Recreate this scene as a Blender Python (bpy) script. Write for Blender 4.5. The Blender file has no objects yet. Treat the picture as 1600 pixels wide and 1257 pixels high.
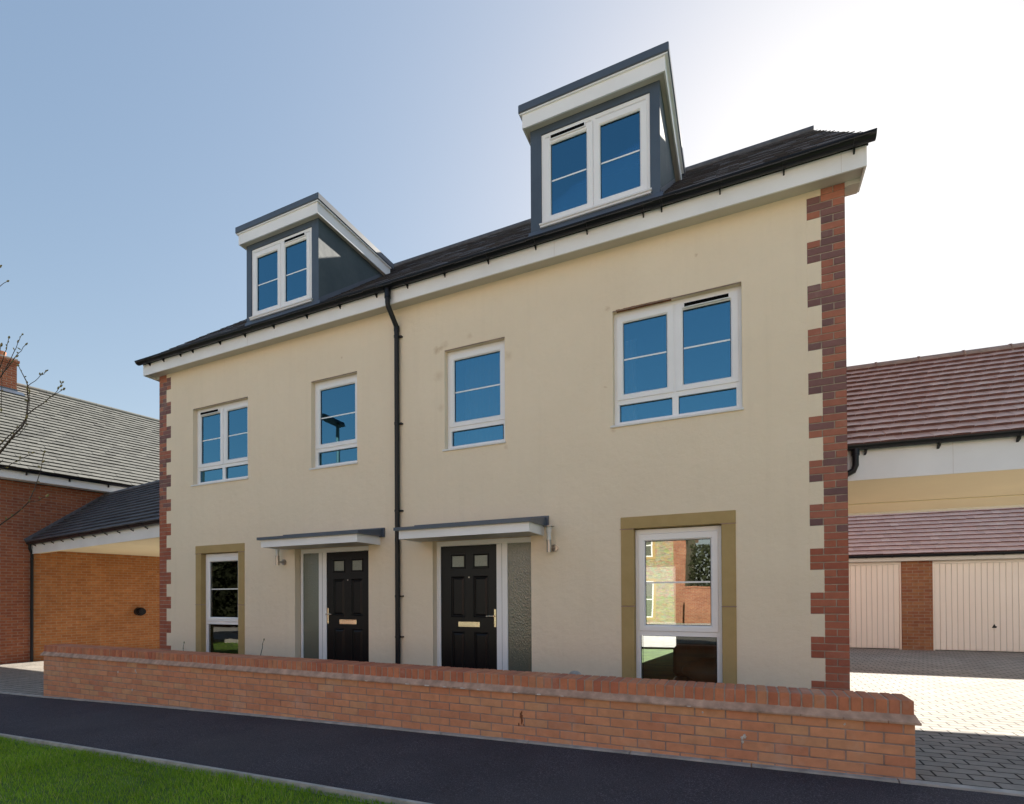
import bpy, math, random
from mathutils import Vector, Matrix
random.seed(7)
R = math.radians
S = bpy.context.scene
COL = S.collection

# ------------------------------------------------------------------ camera
cam_d = bpy.data.cameras.new('camera')
cam = bpy.data.objects.new('camera', cam_d); COL.objects.link(cam); S.camera = cam
cam_d.sensor_width = 36; cam_d.sensor_fit = 'HORIZONTAL'; cam_d.lens = 18.0
cam_d.shift_x = 0.0; cam_d.shift_y = 0.1851
cam_d.clip_start = 0.05; cam_d.clip_end = 3000
cam.matrix_world = Matrix(((0.912803, 0.008225, 0.408318, 9.934),
                           (0.408364, -0.004924, -0.912806, -6.053),
                           (-0.005498, 0.999954, -0.007854, 1.4),
                           (0, 0, 0, 1)))
# ------------------------------------------------------------------ light
SUN_EL, SUN_AZ = R(33.0), R(9.0)          # azimuth measured from +Y (behind the house) towards +X
w = bpy.data.worlds.new('World'); S.world = w; w.use_nodes = True
wn = w.node_tree
bg = wn.nodes['Background']
sky = wn.nodes.new('ShaderNodeTexSky'); sky.sky_type = 'NISHITA'; sky.sun_disc = False
sky.sun_elevation = SUN_EL; sky.sun_rotation = SUN_AZ
sky.air_density = 1.0; sky.dust_density = 1.0; sky.ozone_density = 2.0; sky.altitude = 50
# sky glare toned down to limit clipping: sky radiance c becomes c / (1 + c/4.5)
hv = wn.nodes.new('ShaderNodeVectorMath'); hv.operation = 'MULTIPLY_ADD'
hv.inputs[1].default_value = (1/4.5, 1/4.5, 1/4.5); hv.inputs[2].default_value = (1, 1, 1)
hd = wn.nodes.new('ShaderNodeVectorMath'); hd.operation = 'DIVIDE'
wn.links.new(sky.outputs[0], hv.inputs[0]); wn.links.new(sky.outputs[0], hd.inputs[0]); wn.links.new(hv.outputs[0], hd.inputs[1])
wn.links.new(hd.outputs[0], bg.inputs[0]); bg.inputs[1].default_value = 0.080
sd = bpy.data.lights.new('sun', 'SUN'); sd.energy = 3.3; sd.angle = R(0.5); sd.color = (1.0, 0.93, 0.82)
sun = bpy.data.objects.new('sun', sd); COL.objects.link(sun)
sdir = Vector((math.sin(SUN_AZ)*math.cos(SUN_EL), math.cos(SUN_AZ)*math.cos(SUN_EL), math.sin(SUN_EL)))
sun.rotation_euler = sdir.to_track_quat('Z', 'Y').to_euler()
sun.location = (20, 60, 40)
S.view_settings.view_transform = 'Standard'; S.view_settings.look = 'None'
S.view_settings.exposure = 2.07; S.view_settings.gamma = 1.0
S.view_settings.use_curve_mapping = False

# ------------------------------------------------------------------ materials
def nmat(name):
    m = bpy.data.materials.new(name); m.use_nodes = True
    nt = m.node_tree; b = nt.nodes['Principled BSDF']
    return m, nt, b
def nd(nt, typ, **k):
    n = nt.nodes.new(typ)
    for a, v in k.items():
        if a in n.inputs.keys(): n.inputs[a].default_value = v
        else: setattr(n, a, v)
    return n
def L(nt, a, b): nt.links.new(a, b)
def c4(c): return (c[0], c[1], c[2], 1)
def texco(nt, kind='Object'):
    return nt.nodes.new('ShaderNodeTexCoord').outputs[kind]
def mix(nt, fac, a, b, blend='MIX'):
    n = nt.nodes.new('ShaderNodeMix'); n.data_type = 'RGBA'; n.blend_type = blend
    for s, v in ((0, fac), (6, a), (7, b)):
        if hasattr(v, 'links') or hasattr(v, 'is_linked'): nt.links.new(v, n.inputs[s])
        else: n.inputs[s].default_value = v if s == 0 else c4(v)
    return n.outputs[2]
def ramp(nt, fac, stops):
    n = nt.nodes.new('ShaderNodeValToRGB'); e = n.color_ramp.elements
    while len(e) < len(stops): e.new(0.5)
    for i, (p, c) in enumerate(stops):
        e[i].position = p; e[i].color = c4(c) if not isinstance(c, (int, float)) else (c, c, c, 1)
    nt.links.new(fac, n.inputs[0]); return n.outputs[0]
def noise(nt, scale, detail=4, rough=0.55, co=None):
    n = nt.nodes.new('ShaderNodeTexNoise'); n.inputs['Scale'].default_value = scale
    n.inputs['Detail'].default_value = detail; n.inputs['Roughness'].default_value = rough
    nt.links.new(co if co is not None else texco(nt), n.inputs['Vector']); return n.outputs['Fac']
def bump(nt, b, h, strength, dist=0.01):
    n = nt.nodes.new('ShaderNodeBump'); n.inputs['Strength'].default_value = strength
    n.inputs['Distance'].default_value = dist; nt.links.new(h, n.inputs['Height'])
    nt.links.new(n.outputs[0], b.inputs['Normal'])
def simple(name, col, rough=0.5, metal=0.0, var=0.08, vs=3.0, bmp=0.0, bs=200, spec=0.5):
    m, nt, b = nmat(name)
    f = noise(nt, vs, 5)
    lo = tuple(x*(1-var) for x in col); hi = tuple(min(1, x*(1+var)) for x in col)
    L(nt, ramp(nt, f, [(0.3, lo), (0.7, hi)]), b.inputs['Base Color'])
    b.inputs['Roughness'].default_value = rough; b.inputs['Metallic'].default_value = metal
    b.inputs['Specular IOR Level'].default_value = spec
    if bmp: bump(nt, b, noise(nt, bs, 3), bmp, 0.004)
    return m
def island(name, stops, rough=0.8, nvar=0.25, bmp=0.35, bs=120, spec=0.4, dirt=None, ns=14):
    """bricks, slates and tiles: colour varies per mesh island, plus surface grain"""
    m, nt, b = nmat(name)
    g = nt.nodes.new('ShaderNodeNewGeometry')
    c = ramp(nt, g.outputs['Random Per Island'], stops)
    f = noise(nt, ns, 5)
    c = mix(nt, nvar, c, ramp(nt, f, [(0.3, (.35, .35, .35)), (0.72, (1, 1, 1))]), 'MULTIPLY')
    if dirt:
        f2 = noise(nt, 1.7, 6, 0.7)
        c = mix(nt, ramp(nt, f2, [(0.55, 0.0), (0.75, dirt[1])]), c, dirt[0])
    L(nt, c, b.inputs['Base Color']); b.inputs['Roughness'].default_value = rough
    b.inputs['Specular IOR Level'].default_value = spec
    bump(nt, b, noise(nt, bs, 4), bmp, 0.004)
    return m
def bricktex(name, c1, c2, mortar, bw=.225, bh=.075, ms=.008, rough=.85, dirt=(.3,.28,.25), dfac=.3, big=(.8, 1.0), bias=0.0):
    m, nt, b = nmat(name)
    uv = texco(nt, 'UV')
    t = nt.nodes.new('ShaderNodeTexBrick'); nt.links.new(uv, t.inputs['Vector'])
    for k, v in (('Scale', 1.0), ('Brick Width', bw), ('Row Height', bh), ('Mortar Size', ms), ('Mortar Smooth', .25), ('Bias', bias)):
        t.inputs[k].default_value = v
    t.inputs['Color1'].default_value = c4(c1); t.inputs['Color2'].default_value = c4(c2)
    t.inputs['Mortar'].default_value = c4(mortar)
    c = t.outputs['Color']
    ob = texco(nt)
    f = noise(nt, 1.1, 6, .65)
    c = mix(nt, 1.0, c, ramp(nt, f, [(0.3, (big[0],)*3), (0.7, (big[1],)*3)]), 'MULTIPLY')
    f2 = noise(nt, 9.0, 5, .6)
    c = mix(nt, .5, c, ramp(nt, f2, [(0.25, (.55, .5, .48)), (0.7, (1.1, 1.1, 1.1))]), 'MULTIPLY')
    f3 = noise(nt, 2.3, 8, .75)
    c = mix(nt, ramp(nt, f3, [(0.58, 0.0), (0.78, dfac)]), c, dirt)
    L(nt, c, b.inputs['Base Color']); b.inputs['Roughness'].default_value = rough
    b.inputs['Specular IOR Level'].default_value = .3
    inv = nd(nt, 'ShaderNodeMath', operation='MULTIPLY_ADD'); inv.inputs[1].default_value = -1.0; inv.inputs[2].default_value = 1.0
    L(nt, t.outputs['Fac'], inv.inputs[0])
    ad = nd(nt, 'ShaderNodeMath', operation='MULTIPLY_ADD'); ad.inputs[1].default_value = .35
    L(nt, noise(nt, 90, 4), ad.inputs[0]); L(nt, inv.outputs[0], ad.inputs[2])
    bump(nt, b, ad.outputs[0], .6, .006)
    return m

M = {}
# cream render with faint damp tide, trowel texture and a few rust runs
def mat_render():
    m, nt, b = nmat('cream_render')
    ob = texco(nt)
    f = noise(nt, .9, 6, .6)
    c = ramp(nt, f, [(0.25, (.83, .70, .535)), (0.5, (.86, .73, .56)), (0.75, (.885, .755, .585))])
    f2 = noise(nt, 5.5, 7, .7)
    c = mix(nt, ramp(nt, f2, [(0.57, 0.0), (0.8, .14)]), c, (.62, .50, .36))
    # vertical water runs
    mp = nt.nodes.new('ShaderNodeMapping'); mp.inputs['Scale'].default_value = (7, 7, .35); L(nt, ob, mp.inputs[0])
    f3 = noise(nt, 1.0, 5, .6, mp.outputs[0])
    c = mix(nt, ramp(nt, f3, [(0.52, 0.0), (0.8, .15)]), c, (.64, .53, .40))
    sx = nt.nodes.new('ShaderNodeSeparateXYZ'); L(nt, ob, sx.inputs[0])
    zz = nt.nodes.new('ShaderNodeMath'); zz.operation = 'MULTIPLY_ADD'; zz.inputs[1].default_value = .35; L(nt, noise(nt, 4, 5, .7), zz.inputs[0]); L(nt, sx.outputs[2], zz.inputs[2])
    c = mix(nt, ramp(nt, zz.outputs[0], [(0.20, .40), (0.62, 0.0)]), c, (.72, .68, .57))
    for (px_, pz_, r_, k_) in ((6.10, 4.815, .05, .55), (6.17, 4.835, .035, .45), (6.24, 4.86, .05, .3), (6.62, 4.90, .04, .3), (7.19, 4.52, .06, .3), (6.13, 4.45, .07, .3), (6.16, 4.0, .05, .25), (8.50, 4.83, .03, .4), (8.47, 3.9, .02, .4), (4.4, 5.05, .018, .5), (9.5, 5.2, .015, .5), (8.56, 3.36, .03, .35), (7.15, 3.33, .03, .3)):
        dv = nt.nodes.new('ShaderNodeVectorMath'); dv.operation = 'DISTANCE'; dv.inputs[1].default_value = (px_, 0, pz_)
        wv = nt.nodes.new('ShaderNodeVectorMath'); wv.operation = 'MULTIPLY_ADD'; n_ = nt.nodes.new('ShaderNodeTexNoise'); n_.inputs['Scale'].default_value = 18; L(nt, ob, n_.inputs['Vector'])
        wv.inputs[1].default_value = (.07, 0, .07); L(nt, n_.outputs['Color'], wv.inputs[0]); L(nt, ob, wv.inputs[2])
        sb_ = nt.nodes.new('ShaderNodeVectorMath'); sb_.operation = 'SUBTRACT'; sb_.inputs[1].default_value = (.035, 0, .035); L(nt, wv.outputs[0], sb_.inputs[0]); L(nt, sb_.outputs[0], dv.inputs[0])
        c = mix(nt, ramp(nt, dv.outputs['Value'], [(r_*.2, k_), (r_*1.3, 0.0)]), c, (.52, .35, .20))
    L(nt, c, b.inputs['Base Color']); b.inputs['Roughness'].default_value = .9
    b.inputs['Specular IOR Level'].default_value = .25
    a = nd(nt, 'ShaderNodeMath', operation='MULTIPLY_ADD'); a.inputs[1].default_value = 2.2
    L(nt, noise(nt, 9, 4), a.inputs[0]); L(nt, noise(nt, 170, 4), a.inputs[2])
    bump(nt, b, a.outputs[0], .75, .006)
    return m
M['render'] = mat_render()
M['rust'] = simple('rust_stain', (.22, .075, .03), .9, var=.4, vs=25)
QST = [(0.0, (.38, .115, .066)), (0.35, (.44, .135, .075)), (0.6, (.35, .10, .060)), (0.85, (.46, .15, .085)), (1.0, (.40, .13, .08))]
M['quoin_red'] = island('quoin_brick_red', QST, dirt=((.5, .42, .36), .35))
M['quoin_mix'] = island('quoin_brick_dark', [(0.0, (.20, .105, .10)), (0.3, (.25, .12, .11)), (0.48, (.17, .09, .09)), (0.52, (.44, .155, .10)), (0.75, (.37, .135, .09)), (1.0, (.48, .18, .11))], dirt=((.5, .42, .36), .35))
M['mortar'] = simple('mortar', (.38, .30, .24), .95, var=.25, vs=12, bmp=.4)
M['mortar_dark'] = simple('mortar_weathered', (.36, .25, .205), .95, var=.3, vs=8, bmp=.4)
M['wallbrick'] = island('garden_wall_brick', [(0.0, (.70, .30, .155)), (0.25, (.76, .35, .185)), (0.5, (.64, .26, .14)), (0.75, (.72, .38, .20)), (1.0, (.68, .28, .15))], dirt=((.62, .50, .42), .4), nvar=.3)
M['coping'] = island('coping_brick', [(0.0, (.58, .20, .105)), (0.3, (.64, .24, .12)), (0.6, (.48, .15, .085)), (0.8, (.62, .27, .14)), (1.0, (.52, .18, .10))], dirt=((.55, .45, .4), .5), nvar=.35)
M['lip'] = simple('creasing_tile', (.46, .30, .22), .9, var=.35, vs=9, bmp=.5, bs=60)
M['efflo'] = simple('lime_splash', (.66, .60, .54), .9, var=.2, vs=30)
M['brickL'] = bricktex('neighbour_brick', (.40, .135, .065), (.30, .09, .05), (.36, .24, .17), dirt=(.5, .40, .3), dfac=.25)
M['brickC'] = bricktex('carport_lit_brick', (.50, .20, .07), (.40, .145, .05), (.42, .28, .16), dirt=(.5, .36, .22), dfac=.3)  # brighter orange copy of the neighbour brick, with the carport glow in its colour
M['brickG'] = bricktex('garage_brick', (.40, .18, .08), (.30, .11, .06), (.36, .25, .17))
M['brickX'] = bricktex('opposite_brick', (.42, .18, .10), (.34, .12, .07), (.4, .32, .25))
M['slate'] = island('dark_slate', [(0, (.055, .052, .058)), (.5, (.075, .07, .078)), (1, (.045, .043, .05))], rough=.55, nvar=.4, spec=.4, bmp=.5, bs=40)
M['slateL'] = island('dark_concrete_tile', [(0, (.07, .07, .082)), (.5, (.095, .095, .11)), (1, (.06, .06, .075))], rough=.6, nvar=.3, spec=.4, bmp=.4, bs=60)
M['tileG'] = island('grey_concrete_tile', [(0, (.155, .155, .142)), (.5, (.185, .185, .168)), (1, (.13, .13, .12))], rough=.75, nvar=.3, bmp=.4, bs=60)
M['tileR'] = island('red_clay_tile', [(0, (.62, .41, .33)), (.4, (.69, .47, .38)), (.8, (.56, .36, .29)), (1, (.74, .54, .44))], rough=.42, nvar=.15, bmp=.25, bs=50, spec=1.0)
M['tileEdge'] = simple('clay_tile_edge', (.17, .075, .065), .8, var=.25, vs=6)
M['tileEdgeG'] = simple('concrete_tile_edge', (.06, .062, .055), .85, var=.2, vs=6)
M['under'] = simple('roof_underlay', (.09, .05, .045), .9)
M['underD'] = simple('roof_underlay_dark', (.03, .03, .033), .9)
M['ridgeR'] = simple('ridge_tile_red', (.36, .26, .22), .8, var=.2, vs=9, bmp=.4)
M['ridgeD'] = simple('ridge_tile_dark', (.10, .10, .115), .7, var=.25, vs=12, bmp=.4)
M['white'] = simple('white_upvc', (.87, .865, .88), .28, var=.025, vs=2.0)
M['fascia'] = simple('white_fascia', (.86, .86, .875), .35, var=.05, vs=1.6)
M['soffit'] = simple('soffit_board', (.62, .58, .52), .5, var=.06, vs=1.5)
M['sill'] = simple('white_sill', (.74, .74, .74), .3, var=.04)
M['black'] = simple('black_plastic', (.006, .007, .011), .38, var=.2, spec=.35)
M['blackvent'] = simple('black_slot', (.003, .003, .003), .9, spec=.1)
M['lead'] = simple('blue_grey_cladding', (.065, .088, .122), .42, var=.14, vs=1.8, bmp=.12, bs=90)
M['grp'] = simple('grey_flat_roof_edge', (.075, .095, .13), .35, var=.1, vs=2)
def mat_cheek():
    m, nt, b = nmat('weathered_cladding')
    f = noise(nt, 2.2, 7, .65)
    c = ramp(nt, f, [(0.3, (.055, .078, .092)), (0.55, (.075, .100, .112)), (0.75, (.105, .128, .138))])
    L(nt, c, b.inputs['Base Color']); b.inputs['Roughness'].default_value = .6
    b.inputs['Specular IOR Level'].default_value = .3
    bump(nt, b, noise(nt, 3.5, 4), .25, .02)
    return m
M['cheek'] = mat_cheek()
def mat_stone():
    m, nt, b = nmat('ochre_stone')
    f = noise(nt, 3.0, 6, .6)
    c = ramp(nt, f, [(0.3, (.40, .28, .115)), (0.55, (.45, .32, .14)), (0.8, (.38, .27, .13))])
    f2 = noise(nt, 22, 5, .7)
    c = mix(nt, ramp(nt, f2, [(0.66, 0.0), (0.75, .5)]), c, (.22, .14, .06))
    L(nt, c, b.inputs['Base Color']); b.inputs['Roughness'].default_value = .9
    bump(nt, b, noise(nt, 150, 4), .35, .004)
    return m
M['stone'] = mat_stone()
def mat_glass(name, k=.29, tint=(.24, .62, .88), rough=0.0, clear=.6):
    m = bpy.data.materials.new(name); m.use_nodes = True; nt = m.node_tree; nt.nodes.clear()
    o = nt.nodes.new('ShaderNodeOutputMaterial'); mx = nt.nodes.new('ShaderNodeMixShader')
    t = nt.nodes.new('ShaderNodeBsdfTransparent'); t.inputs[0].default_value = (clear*.95, clear, clear, 1)
    g = nt.nodes.new('ShaderNodeBsdfGlossy'); g.inputs['Roughness'].default_value = rough
    g.inputs['Color'].default_value = c4(tint)
    f = nt.nodes.new('ShaderNodeFresnel'); f.inputs[0].default_value = 1.5
    a = nt.nodes.new('ShaderNodeMath'); a.operation = 'MULTIPLY_ADD'; a.inputs[1].default_value = 1.2; a.inputs[2].default_value = k
    a.use_clamp = True
    L(nt, f.outputs[0], a.inputs[0]); L(nt, a.outputs[0], mx.inputs[0])
    L(nt, t.outputs[0], mx.inputs[1]); L(nt, g.outputs[0], mx.inputs[2]); L(nt, mx.outputs[0], o.inputs[0])
    nz = noise(nt, 1.3, 2)
    bp = nt.nodes.new('ShaderNodeBump'); bp.inputs['Strength'].default_value = .05; bp.inputs['Distance'].default_value = .02
    L(nt, nz, bp.inputs['Height']); L(nt, bp.outputs[0], g.inputs['Normal'])
    return m
M['glass'] = mat_glass('window_glass')
M['glassR'] = mat_glass('garden_window_glass', .26, (.92, .92, .85))
M['glassC'] = mat_glass('clear_window_glass', .03, (.95, .95, .9), clear=.9)
def mat_obscure():
    m, nt, b = nmat('obscured_glass')
    b.inputs['Roughness'].default_value = .12; b.inputs['Specular IOR Level'].default_value = 1.0
    b.inputs['Base Color'].default_value = (.13, .14, .11, 1)
    mp = nt.nodes.new('ShaderNodeMapping'); mp.inputs['Scale'].default_value = (1, 1, .45); L(nt, texco(nt), mp.inputs[0])
    n = nt.nodes.new('ShaderNodeTexVoronoi'); n.inputs['Scale'].default_value = 85; L(nt, mp.outputs[0], n.inputs['Vector'])
    bump(nt, b, n.outputs['Distance'], .4, .008)
    return m
M['obscure'] = mat_obscure()
M['lite'] = simple('frosted_glass', (.22, .24, .20), .25, var=.15, vs=60, bmp=.4, bs=120, spec=.8)
def mat_door():
    m, nt, b = nmat('black_door_skin')
    b.inputs['Base Color'].default_value = (.006, .005, .006, 1); b.inputs['Roughness'].default_value = .36; b.inputs['Specular IOR Level'].default_value = .28
    mp = nt.nodes.new('ShaderNodeMapping'); mp.inputs['Scale'].default_value = (60, 60, 2.5); L(nt, texco(nt), mp.inputs[0])
    bump(nt, b, noise(nt, 1.0, 5, .6, mp.outputs[0]), .25, .003)
    return m
M['door'] = mat_door()
M['brass'] = simple('polished_brass', (.88, .72, .55), .22, 1.0, var=.1)
M['steel'] = simple('brushed_steel', (.42, .38, .34), .35, 1.0, var=.1)
M['opal'] = simple('lamp_glass', (.62, .62, .60), .25, var=.05)
M['dark'] = simple('dark_room', (.05, .045, .04), .95)
M['roomL'] = simple('room_wall', (.30, .28, .23), .95)
M['curtain_b'] = simple('blue_grey_curtain', (.72, .76, .82), .9)
M['curtain_p'] = simple('pink_patterned_curtain', (.85, .56, .46), .9, var=.45, vs=16)
M['sofa'] = simple('brown_leather', (.20, .14, .10), .45, var=.2)
M['floor'] = simple('pale_floor', (.55, .48, .40), .5)
M['tablew'] = simple('white_laminate', (.8, .82, .74), .4)
def mat_asphalt():
    m, nt, b = nmat('asphalt')
    f = noise(nt, 1.3, 6, .6)
    c = ramp(nt, f, [(0.3, (.044, .040, .050)), (0.7, (.064, .058, .070))])
    f2 = noise(nt, 120, 3, .6)
    c = mix(nt, .8, c, ramp(nt, f2, [(0.35, (.4, .4, .4)), (0.55, (1.0, 1.0, 1.0)), (0.68, (3.2, 3.1, 3.0))]), 'MULTIPLY')
    c = mix(nt, .5, c, ramp(nt, noise(nt, 48, 3, .7), [(0.3, (.55, .55, .55)), (0.7, (1.5, 1.5, 1.5))]), 'MULTIPLY')
    c = mix(nt, ramp(nt, noise(nt, .45, 3, .5), [(0.5, 0.0), (0.62, .35)]), c, (.075, .07, .075))
    L(nt, c, b.inputs['Base Color']); b.inputs['Roughness'].default_value = .8; b.inputs['Specular IOR Level'].default_value = .35
    bump(nt, b, noise(nt, 230, 4), .6, .005)
    return m
M['asphalt'] = mat_asphalt()
M['road'] = simple('pale_bounce_road', (.26, .245, .225), .9, var=.1, vs=2)  # unseen road, kept pale to bounce sun onto the shaded facade
M['concrete'] = simple('concrete_edging', (.42, .40, .37), .9, var=.25, vs=7, bmp=.4, bs=80)
M['pave'] = bricktex('grey_block_paving', (.38, .35, .31), (.32, .30, .27), (.035, .03, .027), bw=.205, bh=.13, ms=.008, dirt=(.2, .18, .15), dfac=.35, big=(.78, 1.05))
M['soil'] = simple('soil', (.10, .07, .045), .95, var=.4, vs=10, bmp=.8, bs=40)
M['grassbase'] = simple('turf', (.10, .17, .03), .95, var=.4, vs=4, bmp=.8, bs=60)
def mat_blade():
    m, nt, b = nmat('grass_blade')
    g = nt.nodes.new('ShaderNodeNewGeometry')
    c = ramp(nt, g.outputs['Random Per Island'], [(0, (.20, .36, .015)), (.5, (.30, .50, .03)), (.9, (.42, .60, .06)), (1, (.60, .55, .20))])
    f = noise(nt, .8, 4)
    c = mix(nt, .6, c, ramp(nt, f, [(0.35, (.6, .65, .5)), (0.65, (1.1, 1.1, 1.1))]), 'MULTIPLY')
    L(nt, c, b.inputs['Base Color']); b.inputs['Roughness'].default_value = .55
    tr = nt.nodes.new('ShaderNodeBsdfTranslucent'); L(nt, c, tr.inputs[0]); mx = nt.nodes.new('ShaderNodeMixShader'); mx.inputs[0].default_value = .45
    L(nt, b.outputs[0], mx.inputs[1]); L(nt, tr.outputs[0], mx.inputs[2]); L(nt, mx.outputs[0], nt.nodes['Material Output'].inputs[0])
    return m
M['blade'] = mat_blade()
M['bark'] = simple('twig_bark', (.07, .052, .04), .85, var=.3, vs=20, bmp=.4)
M['bud'] = simple('bud', (.22, .19, .07), .8, var=.35, vs=30)
def mat_rubble():
    m, nt, b = nmat('rubble_stone')
    v = nt.nodes.new('ShaderNodeTexVoronoi'); v.inputs['Scale'].default_value = 5.5
    mp = nt.nodes.new('ShaderNodeMapping'); mp.inputs['Scale'].default_value = (1, 1, 2.2); L(nt, texco(nt), mp.inputs[0]); L(nt, mp.outputs[0], v.inputs['Vector'])
    c = mix(nt, .35, ramp(nt, noise(nt, 3, 6), [(0.3, (.36, .30, .18)), (0.7, (.48, .42, .28))]), v.outputs['Color'], 'MULTIPLY')
    L(nt, c, b.inputs['Base Color']); b.inputs['Roughness'].default_value = .95
    bump(nt, b, v.outputs['Distance'], .8, .03); return m
M['rubble'] = mat_rubble()
M['terracotta'] = simple('terracotta', (.40, .15, .08), .85, var=.2)
M['garagedoor'] = simple('cream_steel_door', (.86, .76, .66), .42, var=.03, vs=1.2)
M['galv'] = simple('galvanised_steel', (.20, .21, .19), .6, .4, var=.1)
M['cream'] = simple('cream_ceiling_board', (.88, .78, .55), .75, var=.04, vs=1.0)
M['hedge'] = simple('hedge_leaf', (.040, .050, .020), .8, var=.4, vs=8)

# ------------------------------------------------------------------ mesh builder
class MB:
    def __init__(s): s.v = []; s.f = []; s.m = []; s.uvs = []; s.smooth = []
    def face(s, pts, mi=0, sm=False, uv=None):
        i = len(s.v); s.v.extend(Vector(p) for p in pts)
        s.f.append(tuple(range(i, i+len(pts)))); s.m.append(mi); s.smooth.append(sm); s.uvs.append(uv)
    def poly(s, verts, faces, mi=0, sm=False):
        i = len(s.v); s.v.extend(Vector(p) for p in verts)
        for f in faces:
            s.f.append(tuple(i+k for k in f)); s.m.append(mi); s.smooth.append(sm); s.uvs.append(None)
    def box(s, x0, x1, y0, y1, z0, z1, mi=0, c=0.0):
        if c <= 0:
            v = [(x0,y0,z0),(x1,y0,z0),(x1,y1,z0),(x0,y1,z0),(x0,y0,z1),(x1,y0,z1),(x1,y1,z1),(x0,y1,z1)]
            f = [(3,2,1,0),(4,5,6,7),(0,1,5,4),(1,2,6,5),(2,3,7,6),(3,0,4,7)]
            s.poly(v, f, mi); return
        # chamfered box
        X = (x0, x1); Y = (y0, y1); Z = (z0, z1); v = []; idx = {}
        for i in (0,1):
            for j in (0,1):
                for k in (0,1):
                    sx, sy, sz = (1-2*i)*c, (1-2*j)*c, (1-2*k)*c
                    for a in range(3):
                        p = [X[i], Y[j], Z[k]]
                        if a != 0: p[0] += sx
                        if a != 1: p[1] += sy
                        if a != 2: p[2] += sz
                        idx[(i,j,k,a)] = len(v); v.append(tuple(p))
        f = []
        f.append([idx[(0,0,0,0)], idx[(0,0,1,0)], idx[(0,1,1,0)], idx[(0,1,0,0)]])
        f.append([idx[(1,0,0,0)], idx[(1,1,0,0)], idx[(1,1,1,0)], idx[(1,0,1,0)]])
        f.append([idx[(0,0,0,1)], idx[(1,0,0,1)], idx[(1,0,1,1)], idx[(0,0,1,1)]])
        f.append([idx[(0,1,0,1)], idx[(0,1,1,1)], idx[(1,1,1,1)], idx[(1,1,0,1)]])
        f.append([idx[(0,0,0,2)], idx[(0,1,0,2)], idx[(1,1,0,2)], idx[(1,0,0,2)]])
        f.append([idx[(0,0,1,2)], idx[(1,0,1,2)], idx[(1,1,1,2)], idx[(0,1,1,2)]])
        for i in (0,1):
            for j in (0,1):
                a = [idx[(i,j,0,0)], idx[(i,j,1,0)], idx[(i,j,1,1)], idx[(i,j,0,1)]]
                f.append(a if (i+j) % 2 == 1 else a[::-1])
            for k in (0,1):
                a = [idx[(i,0,k,0)], idx[(i,1,k,0)], idx[(i,1,k,2)], idx[(i,0,k,2)]]
                f.append(a if (i+k) % 2 == 0 else a[::-1])
        for j in (0,1):
            for k in (0,1):
                a = [idx[(0,j,k,1)], idx[(1,j,k,1)], idx[(1,j,k,2)], idx[(0,j,k,2)]]
                f.append(a if (j+k) % 2 == 1 else a[::-1])
        for i in (0,1):
            for j in (0,1):
                for k in (0,1):
                    a = [idx[(i,j,k,0)], idx[(i,j,k,1)], idx[(i,j,k,2)]]
                    f.append(a if (i+j+k) % 2 == 0 else a[::-1])
        s.poly(v, f, mi)
    def obox(s, o, ax, ay, az, mi=0):
        """box from corner o spanned by three vectors"""
        o = Vector(o); ax, ay, az = Vector(ax), Vector(ay), Vector(az)
        v = [o, o+ax, o+ax+ay, o+ay, o+az, o+ax+az, o+ax+ay+az, o+ay+az]
        s.poly(v, [(3,2,1,0),(4,5,6,7),(0,1,5,4),(1,2,6,5),(2,3,7,6),(3,0,4,7)], mi)
    def tube(s, pts, r, n=8, mi=0, cap=True, sm=True):
        pts = [Vector(p) for p in pts]; rs = r if isinstance(r, (list, tuple)) else [r]*len(pts)
        rings = []; up = Vector((0,0,1)); prev = None
        for i, p in enumerate(pts):
            d = (pts[min(i+1, len(pts)-1)] - pts[max(i-1, 0)]).normalized()
            if prev is None:
                a = d.cross(up)
                if a.length < 1e-3: a = d.cross(Vector((0,1,0)))
                a.normalize()
            else:
                a = prev - d*prev.dot(d); a.normalize()
            prev = a; b = d.cross(a)
            rings.append([p + (a*math.cos(2*math.pi*k/n) + b*math.sin(2*math.pi*k/n))*rs[i] for k in range(n)])
        v = [q for ring in rings for q in ring]; f = []
        for i in range(len(pts)-1):
            for k in range(n):
                f.append((i*n+k, i*n+(k+1) % n, (i+1)*n+(k+1) % n, (i+1)*n+k))
        s.poly(v, f, mi, sm)
        if cap:
            s.face(rings[0][::-1], mi); s.face(rings[-1], mi)
    def cyl(s, x, y, z0, z1, r, n=20, mi=0): s.tube([(x,y,z0),(x,y,z1)], r, n, mi)
    def halfpipe(s, p0, p1, r, t=.004, n=10, mi=0):
        """open half-round channel between two points, opening upward"""
        p0, p1 = Vector(p0), Vector(p1); d = (p1-p0).normalized(); side = d.cross(Vector((0,0,1))).normalized(); up = Vector((0,0,1))
        def ring(p, rr): return [p + side*(math.cos(math.pi*k/n)*rr) - up*(math.sin(math.pi*k/n)*rr) for k in range(n+1)]
        a, b, c, e = ring(p0, r), ring(p1, r), ring(p0, r-t), ring(p1, r-t)
        for k in range(n):
            s.face([a[k], a[k+1], b[k+1], b[k]], mi, True); s.face([c[k], e[k], e[k+1], c[k+1]], mi, True)
        for q in (0, n): s.face([a[q], b[q], e[q], c[q]], mi)
        s.face(a, mi); s.face(b[::-1], mi)
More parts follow.
